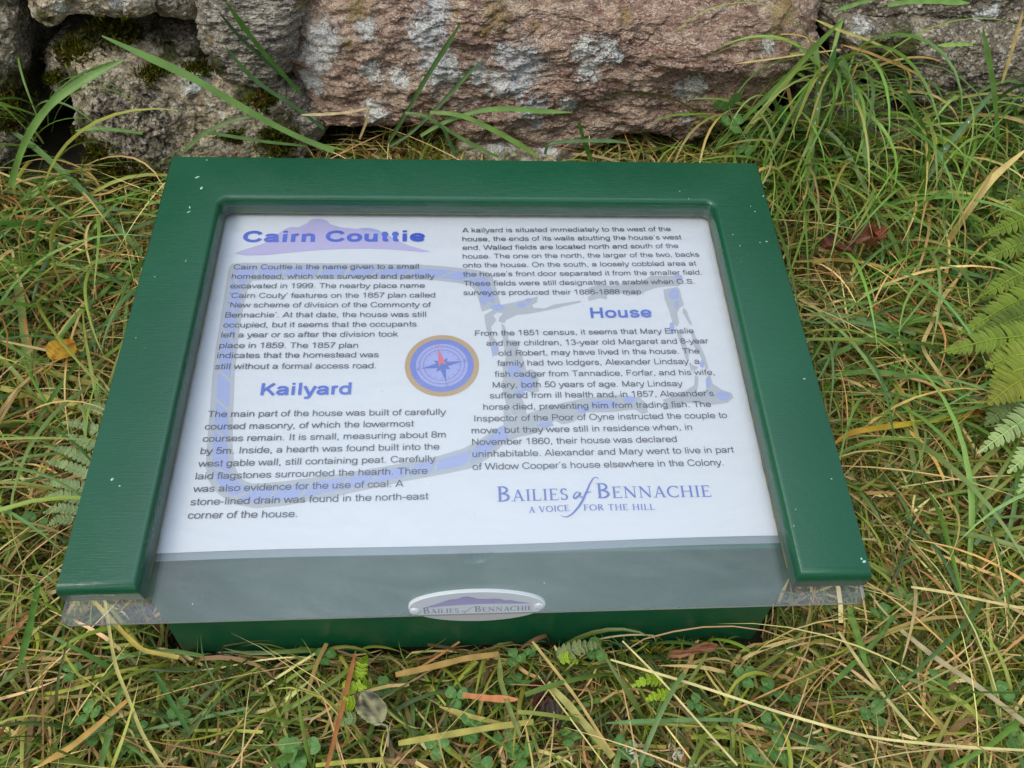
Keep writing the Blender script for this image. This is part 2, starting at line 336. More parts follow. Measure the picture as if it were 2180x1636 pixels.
stone([(690, 275), (800, 272), (930, 285), (960, 320), (940, 400), (700, 400)], .56, BROWN, 63, 120, 40, .03, 1, .2, amb=(0, -.2, .1))
stone([(1230, 310), (1400, 300), (1540, 300), (1640, 280), (1700, 400), (1240, 400)], .56, BROWN, 64, 120, 40, .03, 1, .2, amb=(0, -.2, .1))
# courses above the picture, so that light and reflections are those of a whole wall
zt = atY(1090, -10, .5)[2]
x = -1.4; kk = 70
for row, (z0, z1) in enumerate(((zt + .02, zt + .22), (zt + .23, zt + .40), (zt + .41, zt + .58))):
    x = -1.5 + .13 * row
    while x < 1.5:
        wd = float(rng.uniform(.28, .52)); j = lambda: float(rng.uniform(-.012, .012))
        if not (row == 0 and x < -.12):
            stone([(x + j(), z0 + j()), (x + wd * .5, z0 + j()), (x + wd + j(), z0 + j()), (x + wd + j(), (z0 + z1) / 2), (x + wd + j(), z1 + j()), (x + wd * .5, z1 + j()), (x + j(), z1 + j()), (x + j(), (z0 + z1) / 2)],
                  .53 + float(rng.uniform(-.01, .02)), (GREY, BEIGE, PINK, BROWN)[kk % 4], kk, 64, 22, .04, .8, .3, world=True, pw=4)
        elif x < -.5 or x + wd > -.2:
            pass
        x += wd + .015; kk += 1
for (x0, x1, z0, z1) in ((-1.5, -.95, -.05, .16), (-1.5, -.93, .17, .36), (-1.5, -.9, .37, .58), (.98, 1.5, -.05, .2), (1.0, 1.5, .22, .44), (-1.0, -.5, .42, .60), (-.49, -.14, .44, .62)):
    stone([(x0, z0), ((x0 + x1) / 2, z0 - .01), (x1, z0), (x1 + .01, (z0 + z1) / 2), (x1, z1), ((x0 + x1) / 2, z1 + .01), (x0, z1), (x0 - .01, (z0 + z1) / 2)], .53, (BROWN, GREY)[kk % 2], kk, 64, 22, .04, .8, .3, world=True, pw=4); kk += 1
bm = bmesh.new(); bmesh.ops.create_cube(bm, size=1, matrix=Matrix.Translation((0, .30, .4)) @ Matrix.Diagonal((3.0, .5, 1.0, 1)))
me = bpy.data.meshes.new('rubble_core'); bm.to_mesh(me); bm.free(); link('rubble_core', me, plain('packed_earth', (.02, .016, .012), .95, .1, .5), WALL)

# ------------------------------------------------------------------ the sign
SIGN = bpy.data.objects.new('information_sign', None); C.objects.link(SIGN); SIGN.empty_display_size = .1
MB4 = Matrix.Translation((0, 0, BZ)) @ Matrix.Rotation(TILT, 4, 'X'); SIGN.matrix_world = MB4
tag(SIGN, 'low green wooden sign board with printed sheet behind clear acrylic in front of the wall', 'sign')

def paint(name, wear=True):
    m = Mat(name)
    base = m.mix(m.rng(m.noise(7, 3), .35, .7), (.003, .074, .031, 1), (.004, .090, .038, 1))
    st = m.noise(1, 4, .6, m.map((60, 900, 900)))
    bp = m.bump(st, .00035, .55); bp = m.bump(m.noise(140, 4, .6), .0006, .35, bp)
    if wear:
        sx = m.n('ShaderNodeSeparateXYZ'); m.set(sx.inputs[0], m.obj())
        dirt = m.math('MULTIPLY', m.rng(sx.outputs[2], -.0065, -.010), m.rng(m.noise(1, 5, .7, m.map((30, 30, 900))), .35, .6, .15, .85))
        base = m.mix(dirt, base, (.10, .135, .125, 1))
        d = m.vor(150, 'Distance'); sc_ = m.n('ShaderNodeSeparateColor'); m.set(sc_.inputs[0], m.vor(150, 'Color'))
        sel = m.math('MULTIPLY', m.math('LESS_THAN', d, m.rng(sc_.outputs[1], 0, 1, .04, .11)), m.math('GREATER_THAN', sc_.outputs[0], .955))
        clus = m.rng(m.noise(11, 2), .48, .6); sel = m.math('MULTIPLY', sel, clus)
        base = m.mix(m.math('MULTIPLY', sel, .75), base, (.35, .62, .52, 1))
        rough = m.mix(dirt, m.mix(m.rng(m.noise(7, 5, .65, None, 1.2), .38, .62), g(.17), g(.36)), g(.5))
        m.P(Roughness=rough)
    else: m.P(Roughness=.3)
    m.P(Base_Color=base, Normal=bp); m.b.inputs['Specular IOR Level'].default_value = .5
    m.b.inputs['Coat Weight'].default_value = .18; m.set(m.b.inputs['Coat Roughness'], m.rng(m.noise(9, 5, .65, None, 1.5), .4, .62, .10, .34)); m.set(m.b.inputs['Coat Normal'], bp)
    return m.m
PAINT = paint('green_gloss_paint'); PAINT2 = paint('green_paint_plain', False)

def offset_poly(P, D):
    n = len(P); E = []
    for i in range(n):
        a, b = P[i], P[(i + 1) % n]; t = (b - a) / np.linalg.norm(b - a); nrm = np.array([-t[1], t[0]])   # inward for CCW
        E.append((a + nrm * D[i], t))
    Q = []
    for i in range(n):
        (p1, t1), (p2, t2) = E[i - 1], E[i]; cr = t1[0] * t2[1] - t1[1] * t2[0]
        if abs(cr) < 1e-6: Q.append(p2.copy()); continue
        k = ((p2[0] - p1[0]) * t2[1] - (p2[1] - p1[1]) * t2[0]) / cr; Q.append(p1 + t1 * k)
    return np.array(Q)
def extrude_round(name, P, rad, z_top, z_bot, mat, parent, seg=7, rounds_bottom=False):
    P = np.array(P, float); rad = np.array(rad, float); n = len(P); V = []; F = []
    for k in range(seg + 1):
        th = k / seg * math.pi / 2
        Q = offset_poly(P, rad * (1 - math.sin(th)))
        # z drops by rad*(1-cos): average of the two edges' radii at a vertex
        for i in range(n): V.append((Q[i][0], Q[i][1], z_top - max(rad[i - 1], rad[i]) * (1 - math.cos(th))))
    for i in range(n): V.append((P[i][0], P[i][1], z_bot))
    for k in range(seg + 1):
        for i in range(n):
            j = (i + 1) % n; F.append((k * n + i, (k + 1) * n + i, (k + 1) * n + j, k * n + j))
    F.append(tuple(range(n))); F.append(tuple(reversed(range((seg + 1) * n, (seg + 2) * n))))
    me = bpy.data.meshes.new(name); me.from_pydata(V, [], F); me.shade_smooth(); me.set_sharp_from_angle(angle=math.radians(32))
    return link(name, me, mat, parent)
XO, YT, YB, XI, YI, FT = .265, .1975, -.1985, .2142, .1462, .018
poly = [(-XO, YB), (-XI, YB)]; rads = [.0075, .0045]
poly.append((-XI, YI - .007)); rads.append(.0045)
for k in range(1, 7):
    a = math.pi - k / 7 * math.pi / 2; poly.append((-XI + .007 + .007 * math.cos(a), YI - .007 + .007 * math.sin(a))); rads.append(.0045)
poly.append((-XI + .007, YI)); rads.append(.0045)
poly.append((XI - .007, YI)); rads.append(.0045)
for k in range(1, 7):
    a = math.pi / 2 - k / 7 * math.pi / 2; poly.append((XI - .007 + .007 * math.cos(a), YI - .007 + .007 * math.sin(a))); rads.append(.0045)
poly.append((XI, YI - .007)); rads.append(.0045)
poly += [(XI, YB), (XO, YB), (XO, YT), (-XO, YT)]; rads += [.0075, .0018, .0018, .0018]
FRAME = extrude_round('frame', poly, rads, 0, -FT, PAINT, SIGN)

def box(name, x0, x1, y0, y1, z0, z1, mat, parent, bev=.002, taper=0):
    bm = bmesh.new(); vs = [bm.verts.new(q) for q in ((x0 + taper, y0, z0), (x1 - taper, y0, z0), (x1 - taper, y1, z0), (x0 + taper, y1, z0), (x0, y0, z1), (x1, y0, z1), (x1, y1, z1), (x0, y1, z1))]
    for f in ((3, 2, 1, 0), (4, 5, 6, 7), (0, 1, 5, 4), (1, 2, 6, 5), (2, 3, 7, 6), (3, 0, 4, 7)): bm.faces.new([vs[i] for i in f])
    if bev: bmesh.ops.bevel(bm, geom=bm.edges[:], offset=bev, segments=3, profile=.5, affect='EDGES')
    me = bpy.data.meshes.new(name); bm.to_mesh(me); bm.free(); me.shade_smooth(); me.set_sharp_from_angle(angle=math.radians(40))
    return link(name, me, mat, parent)
# backing board and body run with the tilt; rail and feet stand plumb (children turned back by the tilt)
RAILF = -.169
box('backing_board', -.2345, .2345, RAILF + .012, .186, -.036, -.0232, PAINT2, SIGN)
def plumb(o, yb, zb):        # place an object whose mesh is in plumb axes at board point (0, yb, zb)
    o.rotation_euler = (-TILT, 0, 0); o.location = (0, yb, zb)
def rail_mesh():
    # front rail with a small half-round finger notch in its top edge
    w0, w1, H, D, r = .2355, .229, .134, .02, .0115; nx = .0005
    top = [(w0, 0)] + [(nx + r * 1.25, 0)] + [(nx + r * math.cos(a), -.001 - .011 * math.sin(a)) for a in np.linspace(.05, math.pi - .05, 14)] + [(nx - r * 1.25, 0), (-w0, 0)]
    P = [(-w1, -H), (w1, -H)] + top
    V = [(a, 0, b) for a, b in P] + [(a, D, b) for a, b in P]; n = len(P)
    F = [tuple(range(n)), tuple(reversed(range(n, 2 * n)))] + [(i, i + n, (i + 1) % n + n, (i + 1) % n) for i in range(n)]
    bm = bmesh.new(); vs = [bm.verts.new(v) for v in V]
    for f in F: bm.faces.new([vs[i] for i in f])
    bmesh.ops.recalc_face_normals(bm, faces=bm.faces)
    bmesh.ops.bevel(bm, geom=[e for e in bm.edges if abs(e.verts[0].co.y) < 1e-6 and abs(e.verts[1].co.y) < 1e-6], offset=.0025, segments=3, profile=.5, affect='EDGES')
    me = bpy.data.meshes.new('front_rail'); bm.to_mesh(me); bm.free(); me.shade_smooth(); me.set_sharp_from_angle(angle=math.radians(40)); return me
rail = link('front_rail', rail_mesh(), PAINT2, SIGN); plumb(rail, RAILF, -.0232)
for (x0, x1) in ((-.205, -.085), (.105, .19)):
    f = box('foot', x0, x1, -.001, .05, -.215, -.1345, PAINT2, SIGN, .003); plumb(f, RAILF, -.0232)
for sx in (-1, 1):
    s_ = box('side_rail', sx * .2335 - .0 if sx < 0 else .2135, sx * .2135 if sx < 0 else .2335, .022, .33, -.10, -.018, PAINT2, SIGN, .002); plumb(s_, RAILF, -.0232)
for (x0, x1) in ((-.21, -.12), (.12, .21)):
    s_ = box('rear_leg', x0, x1, .24, .30, -.30, -.02, PAINT2, SIGN, .003); plumb(s_, RAILF, -.0232)

# acrylic sheet
def acrylic():
    m = Mat('clear_acrylic'); m.t.nodes.remove(m.b)
    tr = m.n('ShaderNodeBsdfTransparent'); tr.inputs[0].default_value = (.955, .965, .97, 1)
    gl = m.n('ShaderNodeBsdfGlossy'); gl.inputs['Roughness'].default_value = .02
    fr = m.n('ShaderNodeFresnel'); geo = m.n('ShaderNodeNewGeometry'); m.set(fr.inputs[0], m.rng(geo.outputs['Backfacing'], 0, 1, 1.60, 1 / 1.60))
    a = m.n('ShaderNodeMixShader'); m.t.links.new(fr.outputs[0], a.inputs[0]); m.t.links.new(tr.outputs[0], a.inputs[1]); m.t.links.new(gl.outputs[0], a.inputs[2])
    df = m.n('ShaderNodeBsdfDiffuse'); df.inputs[0].default_value = (.72, .78, .86, 1)
    b = m.n('ShaderNodeMixShader'); dv = m.vor(130, 'Distance'); dc = m.n('ShaderNodeSeparateColor'); m.set(dc.inputs[0], m.vor(130, 'Color'))
    dust = m.math('MULTIPLY', m.math('LESS_THAN', dv, .07), m.math('GREATER_THAN', dc.outputs[0], .965))
    smear = m.rng(m.noise(1, 6, .7, m.map((9, 26, 9), (0, 0, .35)), 1.5), .42, .72, .0, .04)
    m.set(b.inputs[0], m.math('ADD', m.math('ADD', m.rng(m.noise(5, 4, .5), .3, .7, .012, .03), smear), m.math('MULTIPLY', dust, .5)))
    m.t.links.new(a.outputs[0], b.inputs[1]); m.t.links.new(df.outputs[0], b.inputs[2]); m.t.links.new(b.outputs[0], m.o.inputs[0]); return m.m
ACR = acrylic()
def edge_mat():
    m = Mat('sawn_acrylic_edge'); m.P(Base_Color=m.mix(m.noise(1, 4, .6, m.map((40, 900, 900))), (.22, .25, .25, 1), (.60, .64, .64, 1)), Roughness=.4); m.b.inputs['Transmission Weight'].default_value = .0; return m.m
bl = onB(126, 1331, -.018); br = onB(1846, 1283, -.018)
pa = [(bl[0] - .0005, .175), (bl[0], bl[1] + .006)] + [(bl[0] + .006 - .006 * math.cos(a), bl[1] + .006 - .006 * math.sin(a)) for a in np.linspace(.2, math.pi / 2, 5)] \
   + [(br[0] - .006 + .006 * math.sin(a), br[1] + .006 - .006 * math.cos(a)) for a in np.linspace(0, math.pi / 2 - .2, 5)] + [(br[0], br[1] + .006), (br[0], .175)]
n = len(pa); V = [(a, b, -.0181) for a, b in pa] + [(a, b, -.0211) for a, b in pa]
F = [tuple(range(n)), tuple(reversed(range(n, 2 * n)))] + [(i, i + n, (i + 1) % n + n, (i + 1) % n) for i in range(n)]
me = bpy.data.meshes.new('acrylic_panel'); me.from_pydata(V, [], F); me.materials.append(ACR); me.materials.append(edge_mat())
for i, p_ in enumerate(me.polygons): p_.material_index = 0 if i < 2 else 1
bm = bmesh.new(); bm.from_mesh(me); bmesh.ops.recalc_face_normals(bm, faces=bm.faces); bm.to_mesh(me); bm.free()
link('acrylic_panel', me, None, SIGN)

# sealant bead along the inner edge
def bead():
    path = [(-XI, -.186), (-XI, YI - .007)] + [(-XI + .007 - .007 * math.cos(a), YI - .007 + .007 * math.sin(a)) for a in np.linspace(0, math.pi / 2, 6)][1:] + \
           [(XI - .007 + .007 * math.sin(a), YI - .007 + .007 * math.cos(a)) for a in np.linspace(0, math.pi / 2, 6)] + [(XI, -.186)]
    # resample for a slightly uneven bead
    q = []
    for a, b in zip(path[:-1], path[1:]):
        nn = max(1, int(math.dist(a, b) / .004))
        for t in range(nn): q.append((a[0] + (b[0] - a[0]) * t / nn, a[1] + (b[1] - a[1]) * t / nn))
    q.append(path[-1]); q = np.array(q); T = np.gradient(q, axis=0); T /= np.linalg.norm(T, axis=1, keepdims=True) + 1e-9
    N = np.c_[T[:, 1], -T[:, 0]]; w_ = .0012 + .0009 * np.abs(pn(np.c_[q * 60, np.zeros(len(q))], 5)) * 2
    V = []; F = []
    for i in range(len(q)):
        for (a, z) in ((-.0006, -.0162), (.0002, -.0168), (w_[i] * .55, -.01785), (-.0006, -.0180)): V.append((q[i][0] + N[i][0] * a, q[i][1] + N[i][1] * a, z))
        if i:
            for k in range(3): F.append(((i - 1) * 4 + k, i * 4 + k, i * 4 + k + 1, (i - 1) * 4 + k + 1))
    return pymesh('sealant_bead', V, F)
ms_ = Mat('sealant'); ms_.P(Base_Color=ms_.mix(ms_.rng(ms_.noise(90, 4), .4, .6), (.09, .11, .08, 1), (.14, .14, .07, 1)), Roughness=.35)
link('sealant_bead', bead(), ms_.m, SIGN)

# paper
PZ = -.0222
def flatpoly(pts, z): return [(p[0], p[1], z) for p in pts]
pl = onB(330, 1179, PZ); pr = onB(1660, 1141, PZ); sl = (pr[1] - pl[1]) / (pr[0] - pl[0])
mp = Mat('white_paper'); mp.P(Base_Color=mp.mix(mp.noise(3, 2), (.72, .735, .755, 1), (.76, .775, .79, 1)), Roughness=.55, Normal=mp.bump(mp.noise(6, 2), .0015, .3)); mp.b.inputs['Specular IOR Level'].default_value = .3
def sheet(name, x0, x1, ya, yb, top, z, mat):
    nx_, ny = 40, 12; V = []; F = []
    for j in range(ny + 1):
        for i in range(nx_ + 1):
            t = i / nx_; s = j / ny; yb_ = ya + (yb - ya) * t + .0006 * math.sin(t * 9); x_ = x0 + (x1 - x0) * t
            V.append((x_, yb_ + (top - yb_) * s, z))
    for j in range(ny):
        for i in range(nx_): a = j * (nx_ + 1) + i; F.append((a, a + 1, a + nx_ + 2, a + nx_ + 1))
    return link(name, pymesh(name, V, F), mat, SIGN)
PAPER = sheet('paper_sheet', -.2162, .2162, pl[1] + sl * (-.2162 - pl[0]), pl[1] + sl * (.2162 - pl[0]), .152, PZ, mp.m)
PAPER['label'] = 'white printed sheet with text and pale site plan'
# clear laminate margin showing below the paper
ml = Mat('laminate'); ml.P(Base_Color=(.50, .57, .62, 1), Roughness=.2, Alpha=.45)
sheet('laminate_margin', -.2158, .2158, pl[1] + sl * (-.2158 - pl[0]) - .0056, pl[1] + sl * (.2158 - pl[0]) - .0056, -.13, PZ - .00045, ml.m)

# ---- printing
INK = plain("black_ink", (.035, .037, .055), .5, .2); BLUE = plain('blue_ink', (.006, .070, .58), .5, .2); BLUE2 = plain('pale_blue_ink', (.05, .13, .58), .5, .2)
GREYI = plain('grey_wash_ink', (.47, .49, .51), .55, .2); LILAC = plain('lilac_ink', (.50, .44, .68), .55, .2); WASH = plain('blue_wash_ink', (.36, .42, .70), .55, .2)
LOGO = plain('logo_blue_ink', (.09, .15, .52), .5, .2); GOLD = plain('gold_ink', (.52, .33, .12), .5, .2); RIM = plain('compass_blue_ink', (.14, .20, .60), .5, .2)
FACE = plain('compass_face_ink', (.38, .40, .76), .5, .2); RED = plain('red_ink', (.72, .13, .17), .5, .2); DISC = plain('compass_line_ink', (.12, .16, .42), .5, .2); STARI = plain('compass_star_ink', (.07, .15, .52), .5, .2)
# lettering: every character is a set of strokes (width | strokes; 'L' straight, 'S' curve, 'C' closed curve), cap height 100
_bw_b = 'C 41,67 20,58 14,36 20,13 41,5 62,13 69,36 62,58'
_bw_d = 'C 36,67 15,58 8,36 15,13 36,5 57,13 63,36 57,58'
_arch = 'S 14,42 22,60 40,67 57,61 62,45;L 62,0 62,46'
STROKES = {
 'A': (93, 'L 4,0 46,99;L 47,99 89,0;L 20,30 73,30'),
 'B': (93, 'L 16,0 16,100;S 16,94 50,94 72,88 77,73 72,59 50,53 16,53;S 50,53 76,47 84,29 76,11 50,6 16,6'),
 'C': (101, 'S 90,30 80,13 53,5 28,14 13,35 12,62 26,86 53,95 78,88 89,71'),
 'D': (101, 'L 16,0 16,100;S 16,94 50,94 75,88 90,68 90,32 75,12 50,6 16,6'),
 'E': (93, 'L 17,0 17,100;L 11,94 84,94;L 11,53 80,53;L 11,6 86,6'),
 'F': (85, 'L 17,0 17,100;L 11,94 79,94;L 11,50 70,50'),
 'H': (101, 'L 17,0 17,100;L 84,0 84,100;L 17,53 84,53'),
 'I': (39, 'L 20,0 20,100'),
 'K': (93, 'L 17,0 17,100;L 17,33 84,99;L 42,55 86,1'),
 'L': (78, 'L 17,0 17,100;L 11,6 73,6'),
 'M': (116, 'L 17,0 17,100;L 99,0 99,100;L 17,95 58,4;L 99,95 58,4'),
 'N': (101, 'L 17,0 17,100;L 84,0 84,100;L 17,97 84,3'),
 'O': (109, 'C 54,95 26,87 12,62 12,38 26,13 54,5 82,13 97,38 97,62 82,87'),
 'P': (93, 'L 17,0 17,100;S 17,94 54,94 78,87 84,70 78,53 54,46 17,46'),
 'R': (93, 'L 17,0 17,100;S 17,94 54,94 80,88 86,73 80,58 54,51 17,51;L 52,50 90,2'),
 'S': (93, 'S 11,31 20,12 48,5 74,12 83,28 74,44 46,52 20,60 13,74 20,88 46,95 70,89 80,72'),
 'T': (85, 'L 43,0 43,94;L 3,94 82,94'),
 'V': (93, 'L 4,100 46,2;L 47,2 89,100'),
 'W': (132, 'L 4,100 34,2;L 34,2 66,98;L 66,98 98,2;L 98,2 128,100'),
 'a': (78, 'S 10,50 18,63 38,67 56,62 62,48 62,20 64,8 68,1;S 62,41 40,37 18,32 9,20 16,8 34,5 52,12 62,28'),
 'b': (78, 'L 14,0 14,100;' + _bw_b), 'd': (78, 'L 63,0 63,100;' + _bw_d),
 'c': (70, 'S 63,24 54,9 36,5 16,14 9,36 16,59 36,67 54,62 62,48'),
 'e': (78, 'S 69,20 57,8 39,5 17,13 9,36 17,59 39,67 61,59 69,36;L 12,34 73,34'),
 'f': (39, 'S 39,93 28,95 20,88 18,72;L 18,0 18,75;L 2,67 36,67'),
 'g': (78, _bw_d + ';L 63,0 63,72;S 63,2 60,-14 48,-23 32,-23 18,-17 12,-7'),
 'h': (78, 'L 14,0 14,100;' + _arch), 'n': (78, 'L 14,0 14,72;' + _arch),
 'i': (31, 'L 15,0 15,72;L 15,87 15,100'), 'l': (31, 'L 15,0 15,100'),
 'k': (70, 'L 14,0 14,100;L 14,28 60,70;L 32,46 65,1'),
 'm': (116, 'L 14,0 14,72;S 14,42 22,60 37,67 51,61 56,46;L 56,0 56,47;S 56,42 64,60 79,67 93,61 98,46;L 98,0 98,47'),
 'o': (78, 'C 39,67 17,59 9,36 17,13 39,5 61,13 69,36 61,59'), 'p': (78, 'L 14,-28 14,72;' + _bw_b),
 'r': (46, 'L 14,0 14,72;S 14,42 19,60 30,67 44,64'),
 's': (70, 'S 8,22 17,9 36,5 53,9 60,20 53,30 36,35 18,41 11,52 18,62 35,67 51,62 58,50'),
 't': (39, 'L 19,14 19,94;S 19,16 22,7 37,7;L 3,67 36,67'),
 'u': (78, 'L 62,0 62,72;L 14,27 14,72;S 14,28 18,11 34,5 52,11 62,30'),
 'v': (70, 'L 3,72 35,2;L 35,2 67,72'), 'w': (101, 'L 2,72 25,2;L 25,2 50,70;L 50,70 75,2;L 75,2 98,72'),
 'x': (70, 'L 4,72 66,0;L 66,72 4,0'), 'y': (70, 'L 3,72 35,0;S 67,72 38,-4 30,-20 18,-24 6,-22'),
 '0': (78, 'C 39,95 18,84 9,50 18,16 39,5 60,16 69,50 60,84'), '1': (78, 'L 44,0 44,100;L 44,97 14,74'),
 '3': (78, 'S 10,25 20,10 39,5 60,12 68,30 60,46 38,52;S 38,52 58,59 64,74 56,89 38,95 21,89 12,74'),
 '5': (78, 'L 18,94 66,94;L 21,97 15,47;S 14,44 38,61 60,54 70,34 61,13 38,5 20,9 10,25'),
 '6': (78, 'S 66,75 56,91 39,95 19,84 10,52 13,24 24,9 40,5 60,12 69,31 60,53 40,61 21,53 12,36'),
 '7': (78, 'L 8,94 72,94;S 70,92 50,65 36,35 28,0'),
 '8': (78, 'C 39,95 19,88 12,74 20,59 39,54 58,59 66,74 59,88;C 39,54 17,47 9,29 19,12 39,5 59,12 69,29 61,47'),
 '9': (78, 'S 12,25 22,9 39,5 59,16 68,48 65,76 54,91 38,95 18,88 9,69 18,47 38,39 57,47 66,64'),
 '.': (39, 'L 13,6 26,6'), ',': (39, 'L 13,6 26,6;L 22,6 15,-14'), '-': (46, 'L 6,36 40,36'), '\u2018': (31, 'L 18,78 12,98'), '\u2019': (31, 'L 19,99 13,78')}
STYLE = {0: 6.0, 1: 11.2, 2: 9.2}                    # half stroke width: text, title, headings
_gc = {}
def glyph_sans(ch, st):
    if (ch, st) in _gc: return _gc[(ch, st)]
    wd, desc = STROKES[ch]; h = STYLE[st]; V = []; F = []; o = 0; res = 3 if st == 0 else 7; grow = max(0, h - 6.3) * (2.9 if ch in 'tfil' else 1.5)
    kx = (wd + grow) / wd; adv = wd + grow
    fit = lambda P: np.c_[h + (P[:, 0] * kx - 6.3) * (adv - 2 * h) / (adv - 12.6), np.where(P[:, 1] > 2, h + (P[:, 1] - 6.3) * (100 - 2 * h) / 87.4, P[:, 1])]
    for n_, part_ in enumerate(desc.split(';')):
        typ, pts = part_[0], np.array([[float(q_) for q_ in a_.split(',')] for a_ in part_[2:].split()])
        ends = [(abs(p_[1]) < .5 or p_[1] > 99 or abs(p_[1] - 72) < .5) for p_ in pts]
        P = fit(pts)
        for i_, e_ in enumerate(ends):
            if e_: P[i_, 1] = pts[i_, 1]
        if typ != 'L':
            m_ = len(P); Q = []
            rngs = range(m_) if typ == 'C' else range(m_ - 1)
            at_ = (lambda i: P[i % m_]) if typ == 'C' else (lambda i: P[min(max(i, 0), m_ - 1)])
            for i_ in rngs:
                a_, b_, c_, d_ = at_(i_ - 1), at_(i_), at_(i_ + 1), at_(i_ + 2)
                for t in np.linspace(0, 1, res, endpoint=False): Q.append(.5 * ((2 * b_) + (c_ - a_) * t + (2 * a_ - 5 * b_ + 4 * c_ - d_) * t * t + (3 * b_ - a_ - 3 * c_ + d_) * t ** 3))
            Q.append(P[0] if typ == 'C' else P[-1]); P = np.array(Q)
        T = np.gradient(P, axis=0)
        if typ == 'C': T[0] = T[-1] = P[1] - P[-2]
        T /= np.linalg.norm(T, axis=1, keepdims=True) + 1e-9; N = np.c_[-T[:, 1], T[:, 0]] * h
        n = len(P); V.append(np.c_[np.r_[P + N, P - N] / 100, np.full(2 * n, n_ * .000008)]); F += [(o + i, o + i + 1, o + n + i + 1, o + n + i) for i in range(n - 1)]; o += 2 * n
    _gc[(ch, st)] = (np.vstack(V), F, adv / 100); return _gc[(ch, st)]
def textmesh(t, style=0):
    V = []; F = []; x_ = 0; o = 0
    for ch in t:
        if ch == ' ': x_ += .388; continue
        v, f, ad = glyph_sans(ch, style); V.append(v + np.array([x_, 0, 0])); F += [tuple(i + o for i in q_) for q_ in f]; o += len(v); x_ += ad
    return np.vstack(V), F
class Print:
    def __init__(s): s.V = []; s.F = []
    def add(s, V, F, z):
        o = len(s.V); s.V += [(float(v[0]), float(v[1]), z + (float(v[2]) if len(v) > 2 else 0)) for v in V]; s.F += [tuple(i + o for i in f) for f in F]
    def text(s, t, p0, p1, h, z, style=0):            # between two board points, cap height h
        V, F = textmesh(t, style); x0, x1 = V[:, 0].min(), V[:, 0].max(); p0 = np.array(p0[:2]); p1 = np.array(p1[:2])
        d = p1 - p0; L = np.linalg.norm(d); d = d / L; nn = np.array([-d[1], d[0]]); X = (V[:, 0] - x0) / (x1 - x0) * L; Y = V[:, 1] * h
        s.add(np.c_[p0 + X[:, None] * d + Y[:, None] * nn, V[:, 2]], F, z)
    def poly(s, P, z): s.add(P, [tuple(range(len(P)))], z)
    def line(s, P, wd, z):
        P = np.array(P, float); T = np.gradient(P, axis=0); T /= np.linalg.norm(T, axis=1, keepdims=True) + 1e-12; N = np.c_[-T[:, 1], T[:, 0]]
        wd = np.broadcast_to(np.asarray(wd, float), (len(P),))[:, None] / 2; V = np.r_[P + N * wd, P - N * wd]; n = len(P)
        s.add(V, [(i, i + 1, n + i + 1, n + i) for i in range(n - 1)], z)
    def ring(s, c, r0, r1, z, n=72):
        a = np.linspace(0, 2 * math.pi, n, endpoint=False); o = np.c_[np.cos(a), np.sin(a)]
        if r0 <= 0: s.poly(np.array(c) + o * r1, z); return
        V = np.r_[np.array(c) + o * r1, np.array(c) + o * r0]; s.add(V, [(i, (i + 1) % n, n + (i + 1) % n, n + i) for i in range(n)], z)
    def done(s, name, mat, parent):
        me = pymesh(name, s.V, s.F, False)
        bm = bmesh.new(); bm.from_mesh(me)
        for f in bm.faces:
            f.normal_update()
            if f.normal.z < 0: f.normal_flip()
        bmesh.ops.triangulate(bm, faces=[f for f in bm.faces if len(f.verts) > 4]); bm.to_mesh(me); bm.free()
        return link(name, me, mat, parent)
def b2(u, v): return onB(u, v, PZ)[:2]
Z1, Z2, Z3, Z4, Z5 = PZ + .00012, PZ + .00027, PZ + .00042, PZ + .00057, PZ + .00072
